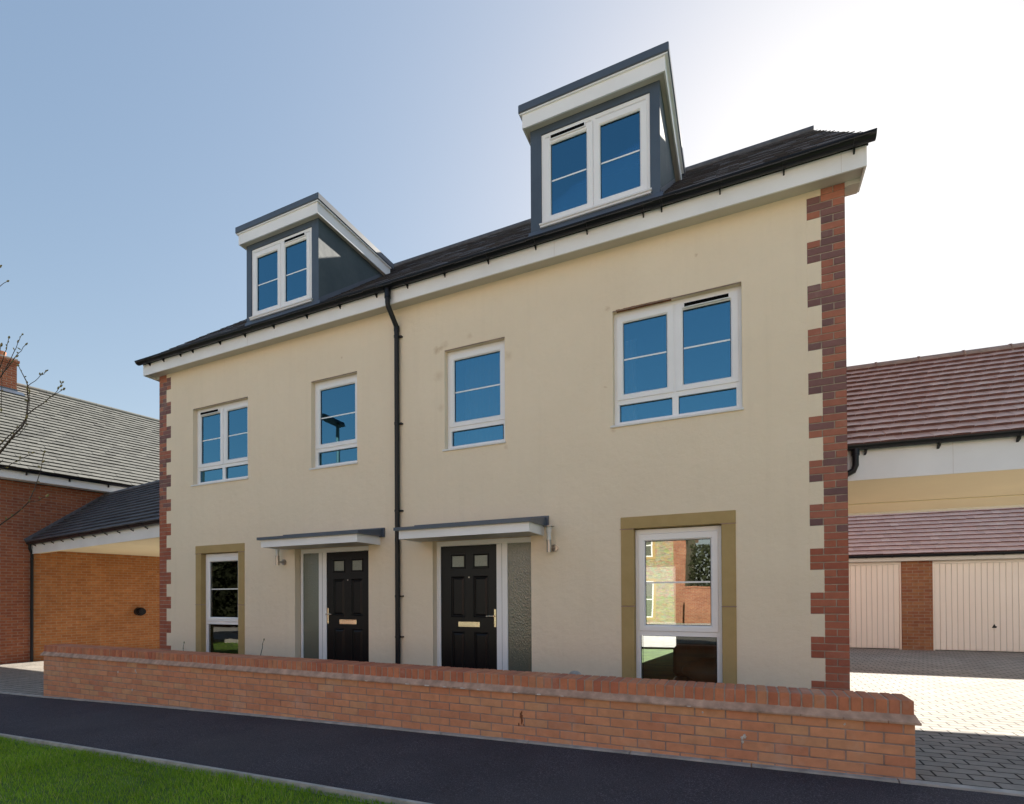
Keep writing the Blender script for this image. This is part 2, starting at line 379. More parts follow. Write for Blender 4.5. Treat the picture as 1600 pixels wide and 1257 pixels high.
    def blob(s, c, r, mi=0, n=7, m=5, sc=(1,1,1), jit=0.0):
        v = []; f = []
        for i in range(m+1):
            th = math.pi*i/m
            for k in range(n):
                ph = 2*math.pi*k/n; j = 1+random.uniform(-jit, jit)
                v.append((c[0]+r*sc[0]*math.sin(th)*math.cos(ph)*j, c[1]+r*sc[1]*math.sin(th)*math.sin(ph)*j, c[2]+r*sc[2]*math.cos(th)*j))
        for i in range(m):
            for k in range(n): f.append((i*n+k, (i+1)*n+k, (i+1)*n+(k+1) % n, i*n+(k+1) % n))
        s.poly(v, f, mi, True)
    def build(s, name, mats, parent=None, loc=None, matrix=None, uvmode=True):
        me = bpy.data.meshes.new(name); me.from_pydata([tuple(p) for p in s.v], [], s.f)
        if not isinstance(mats, (list, tuple)): mats = [mats]
        for m in mats: me.materials.append(m)
        me.polygons.foreach_set('material_index', s.m); me.polygons.foreach_set('use_smooth', s.smooth)
        if uvmode:
            uvl = me.uv_layers.new(name='UVMap'); uvd = [0.0]*(2*len(me.loops)); Zv = Vector((0,0,1))
            for p, uv in zip(me.polygons, s.uvs):
                n = p.normal
                if abs(n.z) > .9: t1, t2 = Vector((1,0,0)), Vector((0,1,0))
                else:
                    t1 = Zv.cross(n).normalized(); t2 = n.cross(t1) if abs(n.z) > .15 else Zv
                for q, li in enumerate(p.loop_indices):
                    if uv is not None: uvd[2*li], uvd[2*li+1] = uv[q]
                    else:
                        co = s.v[me.loops[li].vertex_index]; uvd[2*li] = co.dot(t1); uvd[2*li+1] = co.dot(t2)
            uvl.data.foreach_set('uv', uvd)
        me.update()
        o = bpy.data.objects.new(name, me); COL.objects.link(o)
        if parent is not None: o.parent = parent
        if loc: o.location = loc
        if matrix is not None: o.matrix_world = matrix
        return o
def tag(o, label, cat, group=None, kind=None):
    if label: o['label'] = label
    if cat: o['category'] = cat
    if group: o['group'] = group
    if kind: o['kind'] = kind
    return o
def empty(name, loc=(0,0,0), rz=0.0):
    o = bpy.data.objects.new(name, None); COL.objects.link(o); o.location = loc; o.rotation_euler = (0,0,rz)
    o.empty_display_size = .3; return o
def structure(o): o['kind'] = 'structure'; return o

# ------------------------------------------------------------------ ground
def gz(u, v):
    if u < 0: b = -.135+.022*max(u, -30)
    elif u < 14: b = -.135+.0335*u-.001*u*u
    else: b = .138
    if u > 10.9 and v > -1.6:
        t = min(1, (v+1.6)/6.5); t = t*t*(3-2*t); b = b*(1-t)+.047*t
    if v < -7: b -= min(.25, (-7-v)*.02)
    return b
def frange(a, b, st):
    n = max(1, int(math.ceil((b-a)/st))); return [a+(b-a)*i/n for i in range(n+1)]
def sheet(name, u0, u1, v0, v1, off, mat, st=.5, us=None, vs=None):
    us = us or frange(u0, u1, st); vs = vs or frange(v0, v1, st); mb = MB()
    V = [(u, v, gz(u, v)+off) for v in vs for u in us]; n = len(us)
    F = [(j*n+i, j*n+i+1, (j+1)*n+i+1, (j+1)*n+i) for j in range(len(vs)-1) for i in range(n-1)]
    mb.poly(V, F); return structure(mb.build(name, mat))
far = [-900, -400, -200, -120, -80, -60]
sheet('ground', 0, 0, 0, 0, -.035, M['grassbase'], us=far+frange(-50, 50, .5)+[60, 80, 120, 200, 400, 900], vs=far+frange(-50, 50, .5)+[60, 80, 120, 200, 400, 900])
sheet('path', -30, 30, -3.3, -1.80, 0, M['asphalt'], .25)
sheet('driveway', 11.02, 24, -1.74, 9.3, .004, M['pave'], .25)
sheet('driveway', -9.2, -.0, -1.74, 9.0, .004, M['pave'], .25)
sheet('front_garden', .02, 11.0, -1.5, -.0, 0, M['soil'], .25)
sheet('patio', 0.1, 10.9, 7.25, 20, .01, M['concrete'], .5)
sheet('road', -60, 60, -13.0, -7.4, 0, M['road'], .5)
sheet('pavement', -60, 60, -21.0, -13.1, .1, M['concrete'], .5)  # out of view, pale like the road to bounce sun back
mb = MB()
for u in frange(-30, 30, .91)[:-1]:
    z0, z1 = gz(u, -3.3), gz(u+.9, -3.3)
    j = random.uniform(-.004, .004)
    mb.poly([(u,-3.333+j,z0-.1),(u+.905,-3.333,z1-.1),(u+.905,-3.30,z1-.1),(u,-3.30+j,z0-.1),(u,-3.333+j,z0+.02),(u+.905,-3.333,z1+.02),(u+.905,-3.30,z1+.018),(u,-3.30+j,z0+.018)],
            [(3,2,1,0),(4,5,6,7),(0,1,5,4),(1,2,6,5),(2,3,7,6),(3,0,4,7)])
structure(mb.build('path_edging', M['concrete']))
mb = MB()
for u in frange(-30, 30, .91)[:-1]:
    z0, z1 = gz(u, -1.8), gz(u+.9, -1.8)
    mb.poly([(u,-1.80,z0-.1),(u+.90,-1.80,z1-.1),(u+.90,-1.735,z1-.1),(u,-1.735,z0-.1),(u,-1.80,z0+.014),(u+.90,-1.80,z1+.014),(u+.90,-1.735,z1+.016),(u,-1.735,z0+.016)],
            [(3,2,1,0),(4,5,6,7),(0,1,5,4),(1,2,6,5),(2,3,7,6),(3,0,4,7)])
structure(mb.build('path_edging', M['concrete']))
for v in (-7.35, -13.05):
    mb = MB()
    for u in frange(-60, 60, .915)[:-1]:
        z0, z1 = gz(u, v), gz(u+.915, v); a, b = v-.06, v+.06
        mb.poly([(u,a,z0-.1),(u+.91,a,z1-.1),(u+.91,b,z1-.1),(u,b,z0-.1),(u,a,z0+.11),(u+.91,a,z1+.11),(u+.91,b,z1+.11),(u,b,z0+.11)],
                [(3,2,1,0),(4,5,6,7),(0,1,5,4),(1,2,6,5),(2,3,7,6),(3,0,4,7)])
    structure(mb.build('kerb', M['concrete']))
# grass blades on the verge
mb = MB()
def blade(u, v, h, wd):
    a = random.uniform(0, 6.283); dx, dy = math.cos(a)*wd, math.sin(a)*wd
    b = random.uniform(0, 6.283); lean = h*random.uniform(.15, .75); lx, ly = math.cos(b)*lean, math.sin(b)*lean
    z = gz(u, v)-.02
    mb.poly([(u-dx,v-dy,z),(u+dx,v+dy,z),(u+lx*.4+dx*.7,v+ly*.4+dy*.7,z+h*.6),(u+lx*.4-dx*.7,v+ly*.4-dy*.7,z+h*.6),(u+lx,v+ly,z+h)], [(0,1,2,3),(3,2,4)], 0, True)
rg = random.Random(3); random.seed(11)
for i in range(85000):
    u = rg.uniform(-3.5, 8.6); v = -3.325-abs(rg.gauss(0, 1))*.85
    if v < -6.6: continue
    blade(u, v, rg.uniform(.018, .042)*(1+.35*math.sin(u*2.3+v*3)*math.sin(v*4.1-u)), rg.uniform(.0015, .003))
for i in range(14000):
    u = rg.uniform(-12, 15); v = rg.uniform(-7.1, -3.4)
    if -3.5 < u < 8.6 and v > -4.5: continue
    blade(u, v, rg.uniform(.03, .07), rg.uniform(.003, .006))
tag(mb.build('grass', M['blade'], uvmode=False), 'short green lawn grass growing on the verge beside the asphalt path', 'grass', kind='stuff')

# ------------------------------------------------------------------ tiles
def tiles(mb, o, eu, es, width, length, tw, gauge, th=.012, mi=0, jit=.25, arch=0.0, skip=None, tilt=1.0, edge=None):
    """individually laid tiles: o = eave corner, eu along the eave, es up the slope"""
    o, eu, es = Vector(o), Vector(eu).normalized(), Vector(es).normalized(); n = eu.cross(es)
    if n.z < 0: n = -n
    rows = int(length/gauge)+1; cols = int(width/tw)+2
    for r in range(rows):
        s0 = r*gauge; s1 = min(length, s0+gauge*1.25); s0 = min(s0, length-.02)
        for c in range(cols):
            a0 = (c-(.5 if r % 2 else 0))*tw; a1 = a0+tw*.985
            a0 = max(0, a0); a1 = min(width, a1)
            if a1-a0 < .01: continue
            if skip and skip((a0+a1)/2, s0): continue
            j = random.uniform(-jit, jit)*th*.5; js = random.uniform(-jit, jit)*.012
            lo = th*tilt*1.5+j; hi = .002
            def P(a, s, h): return o+eu*a+es*s+n*h
            if arch <= 0:
                v = [P(a0,s0+js,lo-th), P(a1,s0+js,lo-th+j*.5), P(a1,s0+js,lo+j*.5), P(a0,s0+js,lo), P(a0,s1,hi), P(a1,s1,hi)]
                mb.poly(v, [(3,2,5,4),(0,3,4),(1,5,2),(0,1,2,3)], mi)
                if edge is not None: mb.m[-1] = edge
            else:
                k = 4; q = []
                for i in range(k+1):
                    t = i/k; aa = a0+(a1-a0)*t; hh = arch*(1-(2*t-1)**2)
                    q.append((aa, hh))
                v = [P(a,s0+js,lo+h-th*1.4) for a, h in q]+[P(a,s0+js,lo+h) for a, h in q]+[P(a,s1,hi+h*.4) for a, h in q]
                m = k+1; f = []
                for i in range(k):
                    f.append((i, i+1, m+i+1, m+i)); f.append((m+i, m+i+1, 2*m+i+1, 2*m+i))
                f.append((0, m, 2*m)); f.append((k, 2*m+k, m+k))
                mb.poly(v, f, mi)
                if edge is not None:
                    for i in range(k): mb.m[-(2*k+2)+2*i] = edge

# ------------------------------------------------------------------ frames and windows
def ring(mb, u0, u1, z0, z1, wl, wr, wb, wt, vf, vb, ch=.012, mi=0):
    """rectangular frame with mitred corners and a chamfered inner lip; vf front, vb back"""
    O = [(u0,z0),(u1,z0),(u1,z1),(u0,z1)]; I = [(u0+wl,z0+wb),(u1-wr,z0+wb),(u1-wr,z1-wt),(u0+wl,z1-wt)]
    cx, cz = (u0+u1)/2, (z0+z1)/2
    C = [(x+(-ch if x < cx else ch), z+(-ch if z < cz else ch)) for x, z in I]
    oc = .003
    Oi = [(x+(oc if x < cx else -oc), z+(oc if z < cz else -oc)) for x, z in O]
    for k in range(4):
        j = (k+1) % 4
        mb.face([(O[k][0],vf+oc,O[k][1]),(O[j][0],vf+oc,O[j][1]),(Oi[j][0],vf,Oi[j][1]),(Oi[k][0],vf,Oi[k][1])], mi)
        mb.face([(Oi[k][0],vf,Oi[k][1]),(Oi[j][0],vf,Oi[j][1]),(C[j][0],vf,C[j][1]),(C[k][0],vf,C[k][1])], mi)
        mb.face([(C[k][0],vf,C[k][1]),(C[j][0],vf,C[j][1]),(I[j][0],vf+ch,I[j][1]),(I[k][0],vf+ch,I[k][1])], mi)
        mb.face([(I[k][0],vf+ch,I[k][1]),(I[j][0],vf+ch,I[j][1]),(I[j][0],vb,I[j][1]),(I[k][0],vb,I[k][1])], mi)
        mb.face([(O[j][0],vf+oc,O[j][1]),(O[k][0],vf+oc,O[k][1]),(O[k][0],vb,O[k][1]),(O[j][0],vb,O[j][1])], mi)
        mb.face([(O[k][0],vb,O[k][1]),(I[k][0],vb,I[k][1]),(I[j][0],vb,I[j][1]),(O[j][0],vb,O[j][1])], mi)
def gasket_pane(parent, u0, u1, z0, z1, v, mat, bar=None):
    mb = MB(); e = .006
    mb.box(u0-.01, u1+.01, v, v+.004, z0-.01, z1+.01, 0)
    o = mb.build('pane', mat, parent)
    g = MB()
    for a in ((u0,u1,z0,z0+e),(u0,u1,z1-e,z1),(u0,u0+e,z0+e,z1-e),(u1-e,u1,z0+e,z1-e)):
        g.box(a[0], a[1], v-.006, v-.001, a[2], a[3], 0)
    if bar is not None: g.box(u0+e, u1-e, v-.003, v-.0008, bar-.009, bar+.009, 1)
    g.build('glazing_trim', [M['black'], M['white']], parent)
    return o
def mu(x, c, flip): return 2*c-x if flip else x
def rng(a, b, c, flip):
    a, b = mu(a, c, flip), mu(b, c, flip); return (min(a, b), max(a, b))
def sash(parent, u0, u1, z0, z1, v, mat, ws=.077, bar=None):
    mb = MB(); ring(mb, u0, u1, z0, z1, ws, ws, .07, .08, v-.012, v+.05, .014)
    mb.build('sash', M['white'], parent)
    gasket_pane(parent, u0+ws, u1-ws, z0+.07, z1-.08, v+.02, mat, bar)
def slot_vent(parent, u0, u1, z, v):
    mb = MB(); mb.box(u0, u1, v-.030, v-.0125, z+.002, z+.040, 1)
    mb.box(u0-.012, u1+.012, v-.030, v-.0128, z-.009, z+.0015, 0, .002)
    mb.box(u0-.012, u0-.0005, v-.031, v-.0128, z+.002, z+.041, 0); mb.box(u1+.0005, u1+.012, v-.031, v-.0128, z+.002, z+.041, 0)
    mb.build('trickle_vent', [M['white'], M['blackvent']], parent)
def sill_part(parent, u0, u1, z, vf, vb, h=.028):
    mb = MB(); mb.poly([(u0,vf,z-h),(u1,vf,z-h),(u1,vb,z-h),(u0,vb,z-h),(u0,vf,z-.008),(u1,vf,z-.008),(u1,vb,z+.008),(u0,vb,z+.008)],
                       [(3,2,1,0),(4,5,6,7),(0,1,5,4),(1,2,6,5),(2,3,7,6),(3,0,4,7)])
    mb.build('sill', M['sill'], parent)

HC = 5.46
house = empty('semi_detached_house', (5.46, 0, 0))
def H(mb, name, mats, parent=None):
    """build in world coordinates, parent to the house"""
    o = mb.build(name, mats); p = parent or house
    o.parent = p; o.matrix_parent_inverse = Matrix.Translation((-5.46, 0, 0))if p is house else Matrix.Identity(4)
    return o
tag(house, 'pair of cream rendered houses with brick quoins, box dormers and two black doors', 'house')

# front wall with openings (thickness .30)
ops = []      # u0,u1,z0,z1
def both(a, b, z0, z1):
    ops.append((a, b, z0, z1)); ops.append((2*HC-b, 2*HC-a, z0, z1))
both(8.56, 9.965, 3.41, 4.787); both(6.225, 7.14, 3.41, 4.787)
both(8.645, 9.885, .25, 2.312); both(6.02, 7.495, -.02, 2.165)
QS = [(5.476-.0752*j) for j in range(0, 78)]
def quoin_w(j): return .335 if (j % 6) < 3 else .21
us = sorted(set([.335, 10.585]+[x for o in ops for x in o[:2]])); zs = sorted(set([-.35, 5.56]+[x for o in ops for x in o[2:]]))
mb = MB()
for i in range(len(us)-1):
    for j in range(len(zs)-1):
        a, b, c, d = us[i], us[i+1], zs[j], zs[j+1]; mx, mz = (a+b)/2, (c+d)/2
        if any(o[0] < mx < o[1] and o[2] < mz < o[3] for o in ops): continue
        mb.face([(a,0,c),(b,0,c),(b,0,d),(a,0,d)])
for a, b, c, d in ops:      # reveals
    D = .16
    mb.face([(a,0,c),(a,0,d),(a,D,d),(a,D,c)]); mb.face([(b,0,c),(b,D,c),(b,D,d),(b,0,d)])
    mb.face([(a,0,d),(b,0,d),(b,D,d),(a,D,d)]); mb.face([(a,0,c),(a,D,c),(b,D,c),(b,0,c)])
for side in (0, 1):      # render teeth beside the narrow quoin courses
    for k in range(-1, 13):
        z1 = 5.476-.0752*(6*k+3)+.005; z0 = 5.476-.0752*(6*k+6)-.005
        if k == -1: z0, z1 = 5.476+.004, 5.56
        a, b = (.208, .3365) if side == 0 else (10.92-.3365, 10.92-.208)
        if z0 < -.35: continue
        mb.box(a, b, -.0015, .05, z0, z1, 0, .003)
H(mb, 'front_wall', M['render'])
# toothed render returns between the quoin bricks: quoins as real bricks 3 mm behind the render face
for side in (0, 1):
    mb = MB(); 
    def X(a, b): return (a, b) if side == 0 else (10.92-b, 10.92-a)
    for j in range(-1, 78):
        zt = 5.476-.0752*j; zb = zt-.0652
        if j == -1: zt = 5.541; zb = zt-.06; wq = .21
        else: wq = quoin_w(j)
        cuts = [0, .1075, wq] if j % 2 else [0, .215, wq]
        if wq < .3: cuts = [0, .21] if j % 2 == 0 else [0, .1025, .21]
        top_dark = zt > (2.05 if side else 3.0)
        for a, b in zip(cuts[:-1], cuts[1:]):
            x0, x1 = X(a+(0 if a == 0 else .005), b-(.005 if b != wq else .0))
            mb.box(x0, x1, -.0025+random.uniform(-.0008, .0008), .1, zb, zt, 1 if top_dark else 0, .0025)
        # side returns of the same bricks
        x0, x1 = (0.0, .02) if side == 0 else (10.90, 10.92)
    mb.box(*X(.003, .33), .004, .09, -.35, 5.54, 2)
    H(mb, 'brick_quoins', [M['quoin_red'], M['quoin_mix'], M['mortar']])
# side, back walls
mb = MB()
def gable(x, flip):
    pts = [(x,0.0,-.35),(x,7.2,-.35),(x,7.2,5.6),(x,3.6,8.82),(x,0.0,5.75)]
    mb.face(pts if not flip else pts[::-1])
gable(0.0, True); gable(10.92, False)
for a, b, c, d in ((8.55,10.92,-.35,5.6),(0,7.0,-.35,5.6),(7.0,8.55,2.1,5.6),(7.0,8.55,-.35,.02)): mb.face([(b,7.2,c),(a,7.2,c),(a,7.2,d),(b,7.2,d)])
H(mb, 'side_and_rear_wall', M['brickL'])
# inner lining so that the windows look into dark rooms
mb = MB()
def room(u0, u1, v0, v1, z0, z1, mi=0):
    mb.face([(u0,v1,z0),(u1,v1,z0),(u1,v1,z1),(u0,v1,z1)], mi)
    mb.face([(u0,v0,z0),(u0,v1,z0),(u0,v1,z1),(u0,v0,z1)], mi); mb.face([(u1,v1,z0),(u1,v0,z0),(u1,v0,z1),(u1,v1,z1)], mi)
    mb.face([(u0,v0,z0),(u1,v0,z0),(u1,v1,z0),(u0,v1,z0)], mi); mb.face([(u0,v1,z1),(u1,v1,z1),(u1,v0,z1),(u0,v0,z1)], mi)
for a, b in ((.25, 5.4), (5.52, 10.67)):
    room(a, b, .162, 5.2, 2.62, 5.1)
room(.25, 3.2, .162, 5.4, .02, 2.4)
a_, b_, e_ = 7.0, 8.55, 7.15
mb.face([(5.6,.162,.02),(10.67,.162,.02),(10.67,e_,.02),(5.6,e_,.02)], 2); mb.face([(5.6,e_,2.4),(10.67,e_,2.4),(10.67,.162,2.4),(5.6,.162,2.4)], 1)
mb.face([(10.67,e_,.02),(10.67,.162,.02),(10.67,.162,2.4),(10.67,e_,2.4)], 1); mb.face([(7.62,.162,.02),(7.62,e_,.02),(7.62,e_,2.4),(7.62,.162,2.4)], 1)
mb.face([(b_,e_,.02),(10.67,e_,.02),(10.67,e_,2.4),(b_,e_,2.4)], 1); mb.face([(a_,e_,2.1),(b_,e_,2.1),(b_,e_,2.4),(a_,e_,2.4)], 1)
mb.box(8.90, 10.2, 3.2, 3.5, .02, 2.0, 0)
H(mb, 'room_lining', [M['dark'], M['roomL'], M['floor']])

# windows of the facade
def std_window(flip, big):
    c = HC; v = .08
    if big: A = (8.56, 9.965)
    else: A = (6.225, 7.14)
    u0, u1 = rng(A[0], A[1], c, flip); mb = MB()
    ring(mb, u0, u1, 3.43, 4.785, .06, .06, .045, .05, v, v+.07, .008)
    mb.box(u0+.055, u1-.055, v+.0005, v+.065, 3.678, 3.733, 0)
    if big:
        m0, m1 = rng(9.228, 9.298, c, flip); mb.box(m0, m1, v+.0012, v+.062, 3.47, 4.74, 0)
    win = mb.build('window', M['white'])
    win.parent = house; win.matrix_parent_inverse = Matrix.Translation((-5.46, 0, 0))
    if big:
        for a, b in ((8.592, 9.250), (9.274, 9.932)):
            a, b = rng(a, b, c, flip); sash(win, a, b, 3.733, 4.737, v, M['glass'], bar=4.222)
        for a, b in ((8.626, 9.228), (9.298, 9.910)):
            a, b = rng(a, b, c, flip); gasket_pane(win, a, b, 3.475, 3.677, v+.03, M['glass'])
        a, b = rng(9.37, 9.835, c, flip); slot_vent(win, a, b, 4.676, v)
    else:
        a, b = rng(6.256, 7.109, c, flip); sash(win, a, b, 3.733, 4.737, v, M['glass'], bar=4.216)
        a, b = rng(6.298, 7.068, c, flip); gasket_pane(win, a, b, 3.475, 3.677, v+.03, M['glass'])
    sill_part(win, u0-.028, u1+.012, 3.421, -.022, v+.01, .03)
    return win
for fl in (False, True):
    w1 = std_window(fl, True); w2 = std_window(fl, False)
    w1['label'] = 'wide two-light upstairs window at the %s end' % ('left' if fl else 'right')
# ground windows with stone surrounds
def ground_window(flip):
    v = .08; c = HC; u0, u1 = rng(8.795, 9.74, c, flip); mb = MB()
    ring(mb, u0, u1, .30, 2.168, .055, .055, .05, .06, v, v+.07, .008)
    mb.box(u0+.05, u1-.05, v+.0005, v+.065, .923, .975, 0)
    win = mb.build('window', M['white']); win.parent = house; win.matrix_parent_inverse = Matrix.Translation((-5.46, 0, 0))
    a, b = rng(8.832, 9.705, c, flip); sash(win, a, b, .978, 2.108, v, M['glassC'] if flip else M['glassR'], bar=1.542)
    a, b = rng(8.868, 9.678, c, flip); gasket_pane(win, a, b, .37, .923, v+.03, M['glassC'])
    # stone surround: lintel and four jamb stones
    s = MB(); o0, o1 = rng(8.643, 9.887, c, flip)
    s.box(o0-.002, o1+.002, -.012, .145, 2.176, 2.314, 0, .004)
    for (p, q) in ((8.643, 8.793), (9.742, 9.887)):
        p, q = rng(p, q, c, flip)
        for z0, z1 in ((.25, 1.262), (1.272, 2.168)): s.box(p, q, -.010, .145, z0, z1, 0, .004)
        s.box(p+.002, q-.002, -.004, .14, .26, 2.17, 1)
        s.box(p-.004, q+.004, -.0135, -.0015, 1.2625, 1.2715, 1); s.box(p-.012, q+.004, -.0135, -.0015, 2.1685, 2.1755, 1)
    st = H(s, 'stone_surround', [M['stone'], M['mortar_dark']])
    return win
ground_window(False); ground_window(True)
# frost marks: rust flake over the wide right window head
mb = MB()
for i in range(14):
    a = 8.60+i*.045; mb.box(a, a+.046, -.0015-random.uniform(0, .002), .06, 4.7855-random.uniform(0, .002), 4.7875+random.uniform(0, .005)*(1-i/14), 0)
H(mb, 'rusty_lintel_edge', M['rust'])

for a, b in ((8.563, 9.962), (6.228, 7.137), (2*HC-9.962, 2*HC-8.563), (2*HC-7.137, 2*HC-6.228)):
    mb = MB(); mb.box(a, b, .0015, .012, 4.778, 4.7862, 0); H(mb, 'head_shade_strip', M['mortar_dark'])  # dark strip standing in for the shade line under each window head
# doors
def make_door(flip):
    c = 5.47; v = .10
    u0, u1 = rng(6.02, 7.495, c, flip); mb = MB()
    # frame: outer ring, mullion
    ring(mb, u0, u1, -.02, 2.162, .062, .04, .02, .07, v, v+.08, .008) if not flip else ring(mb, u0, u1, -.02, 2.162, .04, .062, .02, .07, v, v+.08, .008)
    a, b = rng(6.955, 7.115, c, flip); mb.box(a, b, v+.001, v+.07, 0, 2.095, 0, .003)
    m = (a+b)/2; mb.box(m-.0015, m+.0015, v-.0005, v+.01, .0, 2.095, 1)
    fr = H(mb, 'door_frame', [M['white'], M['blackvent']])
    # sidelight
    a, b = rng(7.115, 7.456, c, flip); mb = MB(); mb.box(a, b, v+.02, v+.03, .03, 2.092, 0)
    g = H(mb, 'sidelight', M['obscure']); g['label'] = 'obscured glass sidelight'
    # leaf: slab with recessed, bevelled panels
    l0, l1 = rng(6.085, 6.955, c, flip); mb = MB(); vl = v+.012; vb = vl+.045
    z0, z1 = .02, 2.090
    P = []
    for a, b in ((6.234, 6.478), (6.586, 6.838)):
        a, b = rng(a, b, c, flip); P += [(a, b, 1.771, 1.981, 'g'), (a+.012, b-.012, 1.105, 1.670, 'p'), (a+.022, b-.014, .25, .906, 'p')]
    us = sorted(set([l0, l1]+[x for p in P for x in p[:2]])); zs = sorted(set([z0, z1]+[x for p in P for x in p[2:4]]))
    for i in range(len(us)-1):
        for j in range(len(zs)-1):
            a, b, c_, d = us[i], us[i+1], zs[j], zs[j+1]; mx, mz = (a+b)/2, (c_+d)/2
            if any(p[0] < mx < p[1] and p[2] < mz < p[3] for p in P): continue
            mb.face([(a,vl,c_),(b,vl,c_),(b,vl,d),(a,vl,d)])
    def step(a, b, c_, d, va, e, vb_):
        A = [(a,va,c_),(b,va,c_),(b,va,d),(a,va,d)]; B = [(a+e,vb_,c_+e),(b-e,vb_,c_+e),(b-e,vb_,d-e),(a+e,vb_,d-e)]
        for k in range(4): mb.face([A[k], A[(k+1)%4], B[(k+1)%4], B[k]])
        return a+e, b-e, c_+e, d-e
    for a, b, c_, d, t in P:
        if t == 'p':
            q = step(a, b, c_, d, vl, .006, vl-.006); q = step(*q, vl-.006, .010, vl+.010); q = step(*q, vl+.010, .006, vl+.011)
            q = step(*q, vl+.011, .024, vl-.001)
            mb.face([(q[0],vl-.001,q[2]),(q[1],vl-.001,q[2]),(q[1],vl-.001,q[3]),(q[0],vl-.001,q[3])])
        else:
            q = step(a, b, c_, d, vl, .005, vl-.010); q = step(*q, vl-.010, .012, vl-.010); q = step(*q, vl-.010, .014, vl+.008)
    mb.face([(l0,vb,z0),(l0,vb,z1),(l1,vb,z1),(l1,vb,z0)]); mb.face([(l0,vl,z1),(l1,vl,z1),(l1,vb,z1),(l0,vb,z1)])
    mb.face([(l0,vl,z0),(l0,vl,z1),(l0,vb,z1),(l0,vb,z0)]); mb.face([(l1,vl,z0),(l1,vb,z0),(l1,vb,z1),(l1,vl,z1)])
    leaf = H(mb, 'front_door', M['door'])
    leaf['label'] = 'black six-panel front door'
    for a, b, c_, d, t in P:
        if t == 'g':
            k = MB(); k.box(a+.028, b-.028, vl+.009, vl+.016, c_+.028, d-.028, 0); k.build('glass_lite', M['lite'], leaf)
    k = MB(); a, b = rng(6.363, 6.697, c, flip)
    k.box(a, b, vl-.008, vl-.0005, .973, 1.046, 0, .003); k.box(a+.022, b-.022, vl-.013, vl-.008, .988, 1.031, 0, .004)
    k.build('letter_plate', M['brass'], leaf)
    k = MB(); a, b = rng(6.914, 6.945, c, flip); k.box(a, b, vl-.010, vl-.0005, .978, 1.220, 0, .003)
    hx = (a+b)/2; hx2 = mu(6.815, c, flip); k.tube([(hx, vl-.008, 1.126), (hx, vl-.05, 1.126)], .010, 10)
    k.tube([(hx, vl-.05, 1.126), ((hx+hx2)/2, vl-.055, 1.128), (hx2, vl-.05, 1.124)], [.010, .008, .008], 10)
    k.cyl(hx, vl-.012, 1.005, 1.02, .006, 8)
    k.build('door_handle', M['brass'], leaf)
    k = MB(); px = mu(6.532, c, flip); k.tube([(px, vl-.004, 1.653), (px, vl+.002, 1.653)], .011, 12); k.build('door_viewer', M['steel'], leaf)
    # threshold
    k = MB(); k.box(u0+.01, u1-.01, .02, .11, -.05, .018, 0); k.build('threshold', M['galv'], leaf)
    # canopy
    f0, f1 = rng(5.82, 7.675, c, flip); k = MB()
    k.box(f0, f1, -.50, -.478, 2.152, 2.272, 0); k.box(f0, f0+.022, -.4775, -.001, 2.152, 2.272, 0); k.box(f1-.022, f1, -.4775, -.001, 2.152, 2.272, 0)
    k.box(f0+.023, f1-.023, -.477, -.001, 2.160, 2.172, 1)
    can = H(k, 'door_canopy', [M['fascia'], M['soffit']])
    r0, r1 = rng(5.765, 7.712, c, flip); k = MB()
    # sheet with drip edge, rising to the wall
    k.poly([(r0,-.545,2.262),(r1,-.545,2.262),(r1,-.003,2.274),(r0,-.003,2.274),(r0,-.545,2.302),(r1,-.545,2.302),(r1,-.003,2.385),(r0,-.003,2.385)],
           [(3,2,1,0),(4,5,6,7),(0,1,5,4),(1,2,6,5),(2,3,7,6),(3,0,4,7)])
    k.box(r0-.03, r1+.03, -.030, -.0025, 2.262, 2.398, 0)
    k.build('canopy_roof', M['grp'], can)
    # wall lamp
    lx = 7.776 if not flip else 3.158; zb = 1.934 if not flip else 1.905; k = MB()
    k.cyl(lx, -.10, zb, zb+.145, .030, 20)
    k.tube([(lx, -.10, zb+.055), (lx+.04, -.02, zb+.055)], .010, 8)
    k.tube([(lx+.04, -.022, zb+.055), (lx+.04, -.001, zb+.055)], .045, 20)
    k.cyl(lx, -.10, zb+.145, zb+.150, .036, 20)
    lam = H(k, 'wall_lamp', M['steel'])
    k = MB(); k.cyl(lx, -.10, zb+.150, zb+.24, .026, 20); k.cyl(lx, -.10, zb+.24, zb+.315, .031, 20); k.build('lamp_glass', M['opal'], lam)
    k = MB(); k.cyl(lx, -.10, zb+.315, zb+.322, .066, 28); k.build('lamp_cap', M['steel'], lam)
make_door(False); make_door(True)

# ------------------------------------------------------------------ eaves, gutter, roof
mb = MB()
mb.box(-.15, 11.07, -.20, -.182, 5.508, 5.705, 0)                       # fascia
mb.box(-.15, 11.07, -.1815, .02, 5.545, 5.556, 1)                       # soffit board
